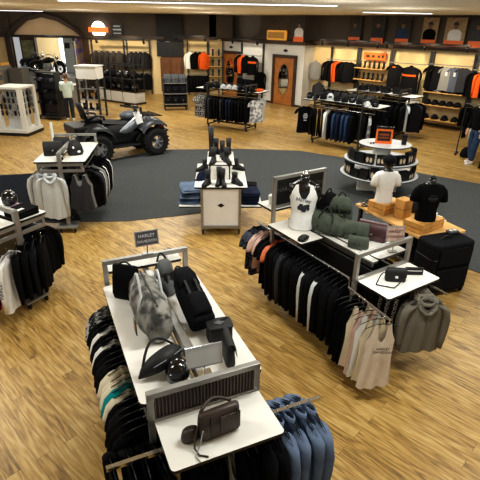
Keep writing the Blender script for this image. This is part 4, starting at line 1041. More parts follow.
# ------------------------------------------------------------ quad bike
def quad():
    F = Fr(-3.5, 13.05, 39)
    t = thing('quad_bike', 'silver and black two-seat quad bike parked on the grey carpet', 'quad bike', F.w(0, 0), F.r())
    t.scale = (1.1, 1.1, 1.13)
    for x in (-.78, .78):
        for y in (-.46, .46):
            b = MB().lathe([(.17, -.12), (.28, -.13), (.335, -.1), (.35, -.03), (.35, .03), (.335, .1), (.28, .13), (.17, .12), (.17, -.12)], 26, (x, y, .35), 'Y', cap=False)
            tr = b
            for k in range(22):
                a = 2*pi*k/22
                for s in (-1, 1):
                    M = Matrix.Rotation(-a, 3, 'Y')
                    tr.box(Vector((x, y+s*.055, .35))+M@Vector((.35, 0, 0)), (.03, .1, .035), M=M)
            w = b.build('tyre', RUB, t)
            rm = MB()
            s = 1 if y > 0 else -1
            rm.lathe([(.155, -.1), (.175, -.1), (.175, .1), (.155, .1), (.155, -.1)], 22, (x, y, .35), 'Y', cap=False)
            for k in range(6):
                a = 2*pi*k/6
                rm.bar((x, y+s*.1, .35), (x+.165*cos(a), y+s*.09, .35+.165*sin(a)), .045, .03)
            rm.lathe([(.05, -.11), (.05, .11)], 12, (x, y, .35), 'Y')
            rm.build('rim', SILV, w)
        MB().tube([(x, -.4, .36), (x, 0, .42), (x, .4, .36)], .035).tube([(x, -.35, .42), (x*.9, -.2, .75)], .03).tube([(x, .35, .42), (x*.9, .2, .75)], .03).build('axle', PLAS, t)
    # chassis and body panels
    MB().rings([(0, 0, .3, .62, .2), (0, 0, .4, .66, .24), (0, 0, .58, .6, .22), (0, 0, .7, .5, .16)], 16, p=.5).build('engine_block', PLAS, t, smooth=True)
    for s in (-1, 1):
        MB().box((.0, s*.36, .33), (.7, .26, .04)).bar((.35, s*.36, .33), (.5, s*.36, .5), .04, .26).build('footwell', PLAS, t, bev=.01)
        MB().loft([[(x, s*(.2+q), z) for q, z in ((0, zl), (.07, zl+.02), (.08, zh-.04), (.02, zh))] for x, zl, zh in ((-.12, .62, .7), (.05, .58, .78), (.2, .6, .88), (.38, .7, .98), (.55, .82, 1.02))], close=False).build('side_panel', SILV, t, smooth=True)
    def fender(x0, s, m=GPLAS):
        R = []
        for i in range(11):
            a = radians((48 if x0 > 0 else 14)+(100 if x0 > 0 else 150)*i/10)
            R.append([(x0+.47*cos(a)*k, s*yy, .4+.47*sin(a)*k+dz) for yy, k, dz in ((.2, 1.02, .06), (.4, 1.02, .03), (.56, 1.0, 0), (.58, .96, -.05))])
        return MB().loft(R, close=False).build('fender', m, t, smooth=True)
    for s in (-1, 1): fender(.78, s, mat('dark_fender', (44, 47, 51), .4)); fender(-.78, s, PLAS)
    MB().loft([[(x, y*w, z+h*(1-y*y)) for y in (-1, -.6, 0, .6, 1)] for x, w, z, h in ((.35, .24, .86, .12), (.6, .34, .86, .12), (.95, .36, .8, .08), (1.15, .28, .66, .04), (1.18, .24, .5, 0))], close=False).build('hood', mat('dark_fender', (44, 47, 51), .4), t, smooth=True)
    MB().loft([[(x, y*w, z+h*(1-y*y)) for y in (-1, -.6, 0, .6, 1)] for x, w, z, h in ((-1.1, .4, .76, .04), (-.8, .4, .8, .04), (-.4, .32, .78, .06))], close=False).build('rear_deck', PLAS, t, smooth=True)
    MB().tube([(1.12, -.34, .5), (1.25, -.3, .56), (1.27, 0, .58), (1.25, .3, .56), (1.12, .34, .5)], .025).tube([(1.05, -.26, .38), (1.22, -.22, .42), (1.22, .22, .42), (1.05, .26, .38)], .025).tube([(1.25, -.2, .57), (1.2, -.2, .42)], .018).tube([(1.25, .2, .57), (1.2, .2, .42)], .018).build('front_bumper', PLAS, t, smooth=True)
    for s in (-1, 1):
        MB().ell((1.1, s*.22, .72), (.07, .09, .06)).build('headlamp', mat('lamp_glass', (210, 214, 216), .1, coat=.5), t, smooth=True)
        MB().box((1.02, s*.42, .72), (.1, .04, .07)).build('reflector', RED, t, bev=.008)
        MB().box((-1.14, s*.4, .66), (.03, .1, .06)).build('tail_lamp', RED, t)
    r = MB()
    for y in (-.3, -.1, .1, .3): r.tube([(.55, y, .99), (1.05, y, .95)], .014, 6)
    for x in (.55, .8, 1.05): r.tube([(x, -.38, 1.0-.08*(x-.55)), (x, .38, 1.0-.08*(x-.55))], .016, 6)
    r.build('front_rack', PLAS, t)
    r = MB()
    for y in (-.36, -.18, 0, .18, .36): r.tube([(-.55, y, .86), (-1.15, y, .86)], .014, 6)
    for x in (-.55, -.85, -1.15): r.tube([(x, -.42, .86), (x, .42, .86)], .016, 6)
    r.build('rear_rack', PLAS, t)
    MB().prism(rrect(.62, .84, .08, -.98, 0), .7, .9).build('rear_trunk', PLAS, t, bev=.03)
    MB().loft([[(x, y*w, z-.09*abs(y)**2.5) for y in (-1, -.7, -.35, 0, .35, .7, 1)] for x, w, z in ((-.52, .2, .98), (-.4, .2, .96), (-.2, .19, .93), (.05, .17, .9), (.22, .14, .96), (.34, .1, 1.02))], close=False).loft([[(-.52, y*.2, z) for y in (-1, 0, 1)] for z in (.7, .96)], close=False).build('seat', BLEATH, t, smooth=True)
    ps = MB().rings([(-.7, 0, .92, .16, .2), (-.7, 0, 1.0, .17, .21), (-.7, 0, 1.03, .13, .17)], 14, p=.7).build('passenger_seat', BLEATH, t, smooth=True)
    b = MB()
    R = []
    for z, w, dx in ((1.0, .2, 0), (1.15, .21, -.04), (1.3, .19, -.09), (1.38, .12, -.12)):
        R.append([(-.88+dx+.05*cos(2*pi*k/14), w*sin(2*pi*k/14), z) for k in range(14)])
    b.loft(R).build('backrest', BLEATH, ps, smooth=True)
    for s in (-1, 1): MB().tube([(-.84, s*.22, 1.02), (-.7, s*.28, 1.1), (-.5, s*.28, 1.06), (-.48, s*.24, .98)], .028).build('arm_grip', PLAS, ps, smooth=True)
    MB().ell((.3, 0, .98), (.26, .2, .12)).build('console', GPLAS, t, smooth=True)
    for s in (-1, 1): MB().loft([[(x, s*y, z) for y, z in ((.24, .5), (.27, .66), (.2, .82))] for x in (-.6, -.3, 0, .2)], close=False).build('rear_side_panel', PLAS, t, smooth=True)
    MB().tube([(.32, -.44, 1.16), (.4, -.25, 1.17), (.46, 0, 1.13), (.4, .25, 1.17), (.32, .44, 1.16)], .018).tube([(.46, 0, 1.12), (.55, 0, .9)], .03).build('handlebar', PLAS, t, smooth=True)
    for s in (-1, 1):
        MB().tube([(.35, s*.32, 1.165), (.3, s*.47, 1.16)], .026).build('hand_grip', RUB, t, smooth=True)
        MB().loft([[(x, s*y, z) for z in (1.1, 1.2)] for x, y in ((.5, .22), (.5, .36), (.42, .48))], close=False).build('hand_guard', PLAS, t)
    MB().box((.5, 0, 1.17), (.1, .2, .07)).build('dash_pod', PLAS, t, bev=.015)
    MB().prism([(-.09, 0), (.09, 0), (.09, .3), (-.09, .3)], 0, .005, M=Matrix.Translation((.42, -.36, .82)) @ Matrix.Rotation(pi/2-.2, 4, 'X') @ Matrix.Rotation(.2, 4, 'Z')).build('hang_tag', PAPER, t)
    MB().tube([(-.5, -.24, .45), (-.9, -.26, .55), (-1.1, -.26, .58)], .06).build('exhaust', DMETAL, t, smooth=True)
quad()

# ------------------------------------------------------------ people
def skin_obj(name, m, parent, nodes, edges, sub=1):
    me = bpy.data.meshes.new(name); me.from_pydata([n[:3] for n in nodes], edges, []); me.materials.append(m)
    o = bpy.data.objects.new(name, me); COL.objects.link(o); o.parent = parent
    sm = o.modifiers.new('skin', 'SKIN'); sm.use_smooth_shade = True
    sd = o.modifiers.new('sub', 'SUBSURF'); sd.levels = sub; sd.render_levels = sub
    if not me.skin_vertices: me.skin_vertices.new()
    for i, n in enumerate(nodes):
        r = n[3]; me.skin_vertices[0].data[i].radius = r if isinstance(r, tuple) else (r, r)
        me.skin_vertices[0].data[i].use_root = (i == 0)
    # bake the modifiers so that the figure is one plain continuous mesh
    bpy.context.view_layer.update()
    dg = bpy.context.evaluated_depsgraph_get()
    bm_ = bpy.data.meshes.new_from_object(o.evaluated_get(dg)); o.modifiers.clear(); o.data = bm_
    for p_ in bm_.polygons: p_.use_smooth = True
    if not bm_.materials: bm_.materials.append(m)
    return o
def person(label, loc, rz, H, top, trousers, shoes, hair, arms, legs=((0, 0), (0, 0)), hairlen=.0, head_turn=0):
    """faces local -y; arms: for each side elbow and wrist offsets from the shoulder; legs: foot (dx, dy)"""
    t = thing('person', label, 'person', loc, rz); k = H/1.75
    N = [(0, 0, .95, (.15, .11)), (0, .0, 1.1, (.135, .1)), (0, -.005, 1.28, (.155, .11)), (0, .01, 1.42, (.12, .085)), (0, .0, 1.5, .055), (0, -.015, 1.57, .06), (0, -.02, 1.64, .085), (0, -.02, 1.7, .075)]
    E = [(i, i+1) for i in range(7)]
    cl_top = [(0, 0, .78, (.19, .145)), (0, 0, 1.08, (.19, .15)), (0, -.005, 1.28, (.195, .15)), (0, .01, 1.41, (.14, .1)), (0, 0, 1.47, .075)]
    ce = [(0, 1), (1, 2), (2, 3), (3, 4)]
    for s, (el, wr) in zip((-1, 1), arms):
        i = len(N); sh = (s*.18, .0, 1.4)
        e = (sh[0]+s*el[0], sh[1]+el[1], sh[2]+el[2]); w = (e[0]+s*wr[0], e[1]+wr[1], e[2]+wr[2])
        d = (Vector(w)-Vector(e)).normalized(); hnd = Vector(w)+d*.05
        N += [(*sh, .06), (*e, .042), (*w, .03), (*hnd, (.035, .02))]
        E += [(3, i), (i, i+1), (i+1, i+2), (i+2, i+3)]
        side = d.cross(Vector((0, 0, 1)));  side = side.normalized() if side.length > .1 else Vector((1, 0, 0))
        for f, (o_, ln) in enumerate(((-.03, .07), (-.01, .085), (.01, .08), (.03, .06))):
            j = len(N); a = hnd+side*o_+d*.035; b_ = a+d*ln*.5+Vector((0, 0, -.012)); c_ = b_+d*ln*.4+Vector((0, 0, -.022))
            N += [(*a, .011), (*b_, .009), (*c_, .008)]; E += [(i+3, j), (j, j+1), (j+1, j+2)]
        j = len(N); a = hnd-side*s*.045; b_ = a+d*.05-side*s*.01; N += [(*a, .012), (*b_, .009)]; E += [(i+3, j), (j, j+1)]
        c = len(cl_top); cl_top += [(*sh, .095), (*e, .075), (*(Vector(w)+d*.03), .062)]; ce += [(3, c), (c, c+1), (c+1, c+2)]
    cl_leg = [(0, 0, .96, (.18, .14)), (0, 0, .9, (.18, .14))]; le = [(0, 1)]
    for s, (dx, dy) in zip((-1, 1), legs):
        i = len(N); hip = (s*.09, 0, .88); kn = (s*.1+dx*.5, dy*.5-.03, .48); an = (s*.1+dx, dy+.01, .09); toe = (s*.11+dx, dy-.14, .035)
        N += [(*hip, .09), (*kn, .058), (*an, .04), (*toe, .035)]; E += [(0, i), (i, i+1), (i+1, i+2), (i+2, i+3)]
        c = len(cl_leg); cl_leg += [(*hip, .12), (*kn, .09), (an[0], an[1], .06, .075)]; le += [(1, c), (c, c+1), (c+1, c+2)]
    sc_ = lambda L: [(a*k, b*k, z*k, tuple(q*k for q in r) if isinstance(r, tuple) else r*k) for a, b, z, r in L]
    skin_obj('body', SKIN, t, sc_(N), E, 2)
    skin_obj('trousers', trousers, t, sc_(cl_leg), le, 2)
    skin_obj('top', top, t, sc_(cl_top), ce, 2)
    for s, (dx, dy) in zip((-1, 1), legs):
        x, y = (s*.105+dx)*k, dy*k
        MB().rings([(x, y-.05, 0, .05, .14), (x, y-.05, .025, .052, .145), (x, y-.04, .06, .048, .13), (x, y+.02, .1, .045, .07)], 14).build('shoe', shoes, t, smooth=True)
    hm = MB().ell((0, .012*k, 1.685*k), (.095*k, .105*k, .1*k), 16, 8, t1=pi*.55)
    if hairlen: hm.rings([(0, .05*k, (1.69-hairlen)*k, .07*k, .05*k), (0, .045*k, 1.62*k, .09*k, .065*k), (0, .03*k, 1.7*k, .094*k, .085*k)], 14)
    hm.build('hair', hair, t, smooth=True)
    f = MB().ell((0, -.112*k, 1.63*k), (.014*k, .02*k, .025*k), 8, 5); f.build('nose', SKIN, t, smooth=True)
    for s in (-1, 1):
        MB().ell((s*.034*k, -.094*k, 1.66*k), (.012*k, .008*k, .008*k), 8, 5).build('eye', PLAS, t)
        MB().ell((s*.09*k, .0, 1.645*k), (.012*k, .022*k, .032*k), 8, 5).build('ear', SKIN, t, smooth=True)
    MB().ell((0, -.094*k, 1.59*k), (.025*k, .01*k, .006*k), 8, 5).build('mouth', mat('lips', (160, 92, 84), .6), t)
    return t
person('person in a pale mint jacket and dark trousers standing by the white-topped kiosk', (-6.72, 18.1, 0), radians(200), 1.72, MINT, NAVY, SOLE, HAIR, (((.02, -.08, -.26), (-.04, -.24, .05)), ((.02, -.08, -.26), (-.04, -.24, .08))), ((.0, .04), (0, -.06)), .1)
person('person in a black top, blue jeans and white trainers at the right edge', (6.62, 12.95, 0), radians(-70), 1.85, BLK, JEAN, SOLE, HAIR, (((.04, .0, -.29), (.0, -.08, -.2)), ((.04, .0, -.29), (.0, -.06, -.22))), ((.02, .06), (-.0, -.1)))
o = tag(MB().rings([(0, 0, 0, .2, .15), (0, 0, .1, .24, .18), (0, 0, .26, .2, .16), (0, 0, .36, .1, .08)], 14, p=.7).build('rucksack', BLK2, None, (6.78, 13.6, 0), .3, smooth=True), 'black rucksack on the floor behind the person in blue jeans', 'bag')
o.scale = (.75, .75, .8)

# ------------------------------------------------------------ mid-floor racks
def side_rack(F, label, L, zt, W_=.82):
    t = thing('display_gondola', label, 'display rack', F.w(0, 0), F.r()); h = L/2
    end_frame(t, -h, W_, zt-.14, zt+.14, DMETAL); end_frame(t, h, W_, zt-.14, zt+.14, DMETAL)
    shelf(t, -W_/4, 0, zt, W_/2-.03, L-.08); shelf(t, W_/4, 0, zt, W_/2-.03, L-.08)
    MB().box((0, 0, zt+.06), (.05, L, .06)).build('spine', DMETAL, t)
    for s in (-1, 1): shelf(t, 0, s*(h+.28), zt-.04, W_, .46, 'end_table')
    MB().box((0, 0, .17), (.06, L, .06)).box((0, 0, .65), (.02, L-.1, .8)).build('base_beam', DMETAL, t)
    for s in (-1, 1):
        MB().tube([(s*W_*.47, -h-.4, zt-.22), (s*W_*.47, h+.4, zt-.22)], .013).build('hang_rail', CHROME, t)
        for y in (-h, h): caster(t, s*W_*.45, y)
CF = Fr(-.4, 17.35, 62)
side_rack(CF, 'display rack in the centre of the far floor with caps lined up on top', 1.6, 1.42)
far = {'hanger': False, 'fine': False, 'L': .86, 'th': .05}
gC = 'dark jeans and tops on the far centre rack'
for i, y in enumerate((1.12, 1.02, .92)):
    garment('tee', CAMO, CF.w(-.4, y, 1.2), CF.r(-32), ['black and white printed shirt at the left end of the far centre rack', 'second black and white printed shirt from the left end of the far centre rack', 'third black and white printed shirt from the left end of the far centre rack'][i], None, seed=i, **far)
for i in range(14):
    m_ = (CHAR, CHAR, BLK, BLK2, BLK, CHAR, BLK, DKJEAN, DKJEAN, BLK, BLK, BLK2, BLK, BLK)[i]
    lab = {CHAR: 'charcoal garment hanging along the front of the far centre rack', BLK: 'black garment hanging along the front of the far centre rack', BLK2: 'faded black garment hanging along the front of the far centre rack', DKJEAN: 'dark navy garment hanging in the middle of the far centre rack'}[m_]
    garment('long', m_, CF.w(-.4, .74-.125*i, 1.2), CF.r(), lab, gC+' '+m_.name.split('_')[0], seed=i, **far)
for i, (x, y) in enumerate(((-.36, -1.05), (-.34, -1.18))):
    garment('tee', (BLK, mat('white_grey_print_cloth', (222, 222, 218), .9, nscale=9, rgb2=(120, 122, 128)))[i], CF.w(x, y, 1.2), CF.r(-50), ['black shirt behind the white printed one at the right end of the far centre rack', 'white shirt with grey print at the right end of the far centre rack'][i], None, seed=i, **far)
garment('tee', LGREY, CF.w(.1, -1.2, 1.2), CF.r(4), 'pale grey shirt on the far side of the right end of the far centre rack', None, seed=2, **far)
gcap = 'caps on top of the far centre rack'
for i in range(9):
    y = .95-.24*i; w_ = i in (3, 4, 5)
    o = cap_item('cap', ('grey and white cap on top of the far centre rack' if w_ else 'dark cap on top of the far centre rack'), CF.w(-.24, y, 1.42 if abs(y) < .78 else 1.38), CF.r(-70), LGREY if w_ else BLK2, gcap+(' grey' if w_ else ' dark'), 1.2)
for i in range(6):
    cap_item('cap', 'dark cap in the rear row on top of the far centre rack', CF.w(.2, .75-.3*i, 1.42 if abs(.75-.3*i) < .76 else 1.38), CF.r(-70), BLK2, 'rear caps on the far centre rack', 1.15)
tag(MB().prism(rrect(.3, .24, .04), 0, .07).build('folded_shirt', ORNG, None, CF.w(.05, -1.08, 1.38), CF.r(), bev=.01), 'orange folded shirt at the right end of the far centre rack', 'shirt')

RF = Fr(3.22, 14.85, 48)
side_rack(RF, 'display rack at right of the far floor with denim shirts hanging along its front', 1.7, 1.4)
f2 = dict(far, L=.93, hw=.25)
lst = [('tee', BLK, 'black shirt right behind the chest-printed one on the right far rack'), ('tee', BLK, 'black shirt behind the post at the left end of the right far rack'), ('tee', BLK2, 'faded black shirt with a pale print on the right far rack'), ('tee', BLK2, 'faded black shirt before the white one on the right far rack'), ('long', WCLO, 'white shirt among dark ones on the right far rack'), ('long', BLK, 'black shirt between the white shirt and the denim shirts on the right far rack'),
 ('long', JEAN, 'blue denim shirt on the right far rack, leftmost of the four'), ('long', DKJEAN, 'dark denim shirt, second of the four on the right far rack'), ('long', JEAN, 'blue denim shirt, third of the four on the right far rack'), ('long', JEAN, 'blue denim shirt on the right far rack, rightmost of the four'), ('long', BLK, 'black shirt to the right of the denim shirts on the right far rack')]
for i, (k_, m_, lab) in enumerate(lst):
    o = garment(k_, m_, RF.w(-.4, .95-.155*i, 1.18), RF.r(35 if i < 4 else 12), lab, None, seed=i, **f2)
o = garment('tee', BLK, RF.w(-.34, 1.22, 1.18), RF.r(-55), "black shirt with white chest print facing out from the right far rack's left end", None, seed=1, **f2)
b = MB()
for z, w in ((-.3, .07), (-.36, .1), (-.42, .08), (-.5, .06)): b.box((0, -.056, z), (w*1.6, .006, .03))
b.build('chest_print', LGREY, o)
garment('tee', mat('white_grey_print_cloth', (222, 222, 218)), RF.w(-.38, -1.12, 1.18), RF.r(30), 'white shirt with grey print at the right end of the right far rack', None, seed=2, **f2)
garment('long', BLK, RF.w(-.36, -1.0, 1.18), RF.r(14), 'black shirt just left of the white printed one on the right far rack', None, seed=0, **f2)
garment('long', BLK, RF.w(-.1, -1.25, 1.18), RF.r(90), 'black shirt on the right end of the right far rack behind the white one', None, seed=0, **f2)
for i in range(10):
    y = 1.2-.26*i; g_ = i in (3, 8)
    (cap_item if i % 3 else helmet)('cap' if i % 3 else 'half_helmet', ('pale grey cap on top of the right far rack, %s' % ('left one' if i == 3 else 'right one')) if (g_ and i % 3) else ('black cap on top of the right far rack' if i % 3 else 'dark helmet on top of the right far rack'), RF.w(-.2, y, 1.4 if abs(y) < .82 else 1.36), RF.r(-60), LGREY if g_ else BLK2, *( ('caps on the right far rack' if not g_ else None, 1.2) if i % 3 else (.8, 'helmets on the right far rack')))
for i in range(6):
    pouch_bag('handbag', 'small black bag in the rear row on the right far rack', RF.w(.22, .75-.3*i, 1.4 if abs(.75-.3*i) < .8 else 1.36), RF.r(-80), BLEATH, BLEATH, .22, .2, .12, 0)['group'] = 'rear bags on the right far rack'
R2 = Fr(4.95, 16.75, 48)
side_rack(R2, 'rearmost rack of black clothes standing in front of the lit wall', 1.6, 1.46)
for i in range(11):
    garment('long', (BLK, BLK2, BLK)[i % 3], R2.w(-.42, .85-.19*i, 1.24), R2.r(), 'black top along the front of the rearmost rack before the lit wall', 'black tops on the rearmost rack', seed=i, **f2)
garment('tee', LGREY, R2.w(-.3, -1.05, 1.24), R2.r(40), 'pale grey shirt at the right end of the rearmost rack', None, seed=1, **f2)
for i, (x, y) in enumerate(((-.1, -1.1), (.1, -1.12), (.3, -1.1), (-.34, -1.2))):
    garment('long', (BLK, CHAR, BLK, BLK2)[i], R2.w(x, y-.05*i, 1.24), R2.r(80), 'dark top at the right end of the rearmost rack', 'dark tops at the right end of the rearmost rack', seed=i, **f2)
for i in range(7):
    b_ = giftbox('black box on top of the rearmost rack', R2.w(-.2+.4*(i % 2), .7-.22*i, 1.46), R2.r(), .26, .26, .16, False, 'black boxes on top of the rearmost rack')

# handbag stand with three shelves
BF = Fr(-3.0, 21.0, 12)
def bag_stand():
    t = thing('shelf_stand', 'dark wheeled stand of grey bags before the panelled doors', 'shelf stand', BF.w(0, 0), BF.r())
    for x in (-.5, .5): MB().box((x, 0, .72), (.04, .5, 1.3)).build('side_frame', DMETAL, t)
    for z in (.28, .72, 1.16): MB().box((0, 0, z), (1.0, .6, .03)).build('shelf', METAL, t)
    MB().box((0, .0, .7), (.96, .02, 1.16)).build('back_board', PLAS, t)
    for x in (-.46, .46):
        for y in (-.2, .2): caster(t, x, y)
bag_stand()
for r_, z in enumerate((.295, .735, 1.175)):
    for i in range(3):
        pouch_bag('handbag', ['dark bag on the lowest shelf of the wheeled bag stand', 'dark bag on the middle shelf of the wheeled bag stand', 'grey bag on the top shelf of the wheeled bag stand'][r_], BF.w(-.32+.32*i, -.16, z), BF.r(8*i-8), (BLK2, BLK2, mat('slate_grey', (78, 82, 86), .7, noise=.15))[r_], BLEATH, .31, .34, .16, 0)['group'] = 'bags on the wheeled stand, row %s' % ('one', 'two', 'three')[r_]
for i in range(3): helmet('open_face_helmet', 'pale grey helmet in the rear row on top of the wheeled bag stand', BF.w(-.3+.3*i, .16, 1.175), BF.r(), mat('slate_grey', (78, 82, 86)) if i != 1 else LGREY, 1.15, 'helmets on the wheeled bag stand')

# white sunglasses tower
TW = Fr(-7.6, 15.75, -6)
def tower():
    t = thing('accessory_tower', 'white four-sided accessory tower on a dark plinth at far left', 'display tower', TW.w(0, 0), TW.r())
    MB().box((0, 0, .05), (1.05, 1.05, .1)).build('plinth', PLAS, t); MB().box((0, 0, .15), (1.03, 1.03, .1)).build('base', WALLW, t)
    for x in (-.4, .4):
        for y in (-.4, .4): MB().box((x, y, .85), (.14, .14, 1.3)).build('corner_panel', WALLW, t)
    MB().box((0, 0, 1.52), (.94, .94, .06)).build('top', WALLW, t)
    MB().box((0, 0, .85), (.5, .5, 1.3)).build('core', LGREY, t)
tower()
for i in range(20):
    c_, r_ = i % 5, i//5
    o = MB().rings([(0, 0, -.17, .03, .025), (0, 0, -.1, .05, .03), (0, 0, -.03, .045, .025), (0, 0, 0, .02, .015)], 8).build('glove', (PLAS, CHAR, BLK2, GREYC)[(i*7) % 4], None, TW.w(-.3+.15*c_, -.42, 1.42-.2*r_), TW.r(), smooth=True)
    tag(o, 'dark glove hanging on the front face of the white tower', 'glove', 'gloves on the front of the white tower')
for i in range(12):
    c_, r_ = i % 3, i//3
    o = MB().rings([(0, 0, -.17, .025, .03), (0, 0, -.1, .03, .05), (0, 0, -.03, .025, .045), (0, 0, 0, .015, .02)], 8).build('glove', (PLAS, BLK2, GPLAS)[i % 3], None, TW.w(.42, -.24+.24*c_, 1.42-.2*r_), TW.r(), smooth=True)
    tag(o, 'dark glove hanging on the right face of the white tower', 'glove', 'gloves on the right of the white tower')

# black peg rack of hats
PG = Fr(-7.5, 18.4, -22)
def peg_rack():
    t = thing('peg_rack', 'tall black wheeled rack packed with dark caps, left of the mint-jacketed person', 'display rack', PG.w(0, 0), PG.r())
    MB().box((0, 0, .92), (.9, .06, 1.5)).build('panel', PLAS, t)
    for x in (-.45, .45): MB().box((x, 0, .92), (.05, .3, 1.62)).build('side_frame', DMETAL, t)
    MB().box((0, 0, .12), (.95, .6, .05)).build('foot', DMETAL, t); MB().box((0, 0, 1.74), (.95, .34, .04)).build('top_bar', DMETAL, t)
    for x in (-.42, .42):
        for y in (-.26, .26): caster(t, x, y)
peg_rack()
for i in range(15):
    c_, r_ = i % 5, i//5
    o = cap_item('cap', 'black cap on the tall black rack beside the mint-jacketed person', PG.w(-.36+.18*c_, -.2, 1.45-.42*r_), PG.r(), (BLK2, BLK, CHAR)[(i*5) % 3], 'caps on the tall black rack', 1.0)

# white-topped kiosk
KF = Fr(-6.05, 18.95, -8)
def kiosk():
    t = thing('display_kiosk', 'open metal kiosk with a white box top behind the quad bike', 'kiosk', KF.w(0, 0), KF.r())
    MB().box((0, 0, 1.96), (.92, .72, .04)).box((0, 0, 1.71), (.84, .64, .46)).build('header_box', WALLW, t, bev=.01)
    for x in (-.42, .42):
        for y in (-.3, .3): MB().box((x, y, .76), (.07, .07, 1.5)).build('post', DMETAL, t)
    for z in (.3, .72, 1.12): MB().box((0, 0, z), (.86, .66, .03)).build('shelf', METAL, t)
kiosk()
for i in range(9):
    c_, r_ = i % 3, i//3
    boot(['black boot on the lowest shelf of the white-topped kiosk', 'black boot on the middle shelf of the white-topped kiosk', 'brown boot on the top shelf of the white-topped kiosk'][r_], KF.w(-.28+.28*c_, -.14, (.315, .735, 1.135)[r_]), KF.r(60), .24, (BLEATH, BLEATH, LEATH)[r_], 'boots on the kiosk, %s shelf' % ('lowest', 'middle', 'top')[r_])
# low glass-sided case with white base panels
GF = Fr(-5.85, 22.95, -34)
def case():
    t = thing('display_case', 'low display case with three white base panels before the leather jackets', 'display case', GF.w(0, 0), GF.r())
    MB().box((0, 0, .04), (2.5, .7, .08)).box((0, 0, .56), (2.5, .7, .05)).build('wood_frame', TRIMW, t)
    for i in range(3): MB().box((-.83+.83*i, -.02, .31), (.76, .67, .46)).build('base_panel', WALLW, t)
    b = MB()
    for x in (-1.22, -.4, .4, 1.22): b.box((x, -.3, 1.15), (.04, .04, 1.14)); b.box((x, .3, 1.15), (.04, .04, 1.14))
    b.box((0, -.3, 1.72), (2.5, .04, .04)).box((0, .3, 1.72), (2.5, .04, .04)); b.build('upper_frame', DMETAL, t)
    MB().box((0, 0, 1.12), (2.44, .62, .03)).build('shelf', DMETAL, t)
case()
for i in range(10):
    c_, r_ = i % 5, i//5
    helmet('full_face_helmet', 'black helmet on the %s shelf of the low display case' % ('lower', 'upper')[r_], GF.w(-.96+.48*c_, -.05, (.585, 1.135)[r_]), GF.r(12*c_-20), GLOSS if (i % 3) else BLK2, 1.35, 'helmets on the %s shelf of the case' % ('lower', 'upper')[r_])
# low round rail of clothes, far left
OF = Fr(-11.2, 21.6, -15)
def left_shelves():
    t = thing('wire_shelf', 'wire shelf unit with a lit amber top at the far left edge', 'shelf unit', OF.w(0, 0), OF.r())
    for x in (-.7, .7): MB().box((x, 0, .85), (.05, .6, 1.7)).build('side_frame', METAL, t)
    for z in (.3, .7, 1.1, 1.45): MB().box((0, 0, z), (1.4, .55, .025)).build('shelf', METAL, t)
    MB().box((0, 0, 1.76), (1.4, .5, .1)).build('amber_top', AMBER, t)
left_shelves()
for i in range(12):
    c_, r_ = i % 4, i//4
    folded(OF.w(-.5+.33*c_, -.05, (.313, .713, 1.113)[r_]), OF.r(), (CREAM, GREYC, PINK, CHAR)[(i*3) % 4], 'pale folded garment on the wire shelf unit at the far left', 'folded garments on the far left wire shelves', .28, .36, .16)
o = tag(MB().box((0, 0, .8), (.7, .5, 1.6)).box((0, -.26, .8), (.6, .02, 1.5)).build('grey_cabinet', mat('dim_grey', (92, 88, 80), .6), None, OF.w(1.25, .1), OF.r(), bev=.02), 'dull grey cabinet standing beside the amber-topped wire shelf', 'cabinet')
t = thing('desk', 'pale desk in front of the showroom behind the tall black rack', 'desk', (-8.3, 21.4, 0), radians(-10))
MB().box((0, 0, .95), (1.6, .7, .05)).build('desk_top', WHITE, t)
for x in (-.72, .72): MB().box((x, 0, .46), (.05, .6, .92)).build('leg_panel', METAL, t)
for i in range(5): garment('long', BLK, (-8.9+.28*i, 21.45, .92), radians(80), 'black garment hanging beneath the pale desk before the showroom', 'garments under the pale desk', seed=i, hanger=False, fine=False, L=.7)
helmet('open_face_helmet', 'white helmet on the pale desk before the showroom, left one', (-8.7, 21.3, .975), 0, WCLO, 1.2); helmet('open_face_helmet', 'silver helmet on the pale desk before the showroom, right one', (-8.0, 21.3, .975), .3, SILV, 1.2)

# ------------------------------------------------------------ wall fixtures
def bay(name, label, s0, s1, zs=(2.3,), off=.05, depth=.35, world=None, up=2.7, shelves=(), k=26.0):
    """two slotted uprights with rails or shelves between them, fixed to the wall"""
    wpt = world or (lambda s, o, z: W(s, o, z, k)); rz = WR if world is None else 0
    c = wpt((s0+s1)/2, off, 0); t = thing(name, label, 'wall fixture', c, rz); w = s1-s0
    for x in (-w/2, w/2): MB().box((x, -.03, up/2), (.08, .06, up)).build('upright', DMETAL, t)
    for z in zs:
        MB().tube([(-w/2, -depth, z), (w/2, -depth, z)], .018, 6).bar((-w/2, 0, z), (-w/2, -depth, z), .025).bar((w/2, 0, z), (w/2, -depth, z), .025).build('hang_rail', METAL, t)
    for z in shelves: MB().box((0, -depth*.5-.05, z), (w-.08, depth+.1, .03)).build('shelf', SHELFW, t)
    return t
wf = {'hanger': False, 'fine': False}
def wall_row(wpt, rz, items, s0, s1, off, z, L, hw, deg, grp=None):
    n = len(items)
    for i, (k_, m_, lab) in enumerate(items):
        garment(k_, m_, wpt(s0+(s1-s0)*i/max(1, n-1), off, z), rz+radians(deg if not isinstance(deg, (list, tuple)) else deg[i]), lab, grp, seed=i, L=L, hw=hw, th=.06, **wf)
WL = lambda s, o, z: (s, YB-o, z)            # left wall
bay('clothing_bay', 'wall fixture of brown leather jackets left of the beige pillar', -8.0, -6.3, (2.15, 1.1), world=WL)
bay('clothing_bay', 'wall fixture of black jackets right of the beige pillar', -6.15, -4.95, (2.15, 1.1), world=WL)
gj = 'leather jackets in the upper left wall bay'
wall_row(WL, 0, [('jacket', LEATH, 'dark brown leather jacket in the upper left wall bay')]*5, -7.7, -6.5, .4, 2.15, .85, .27, 25, gj)
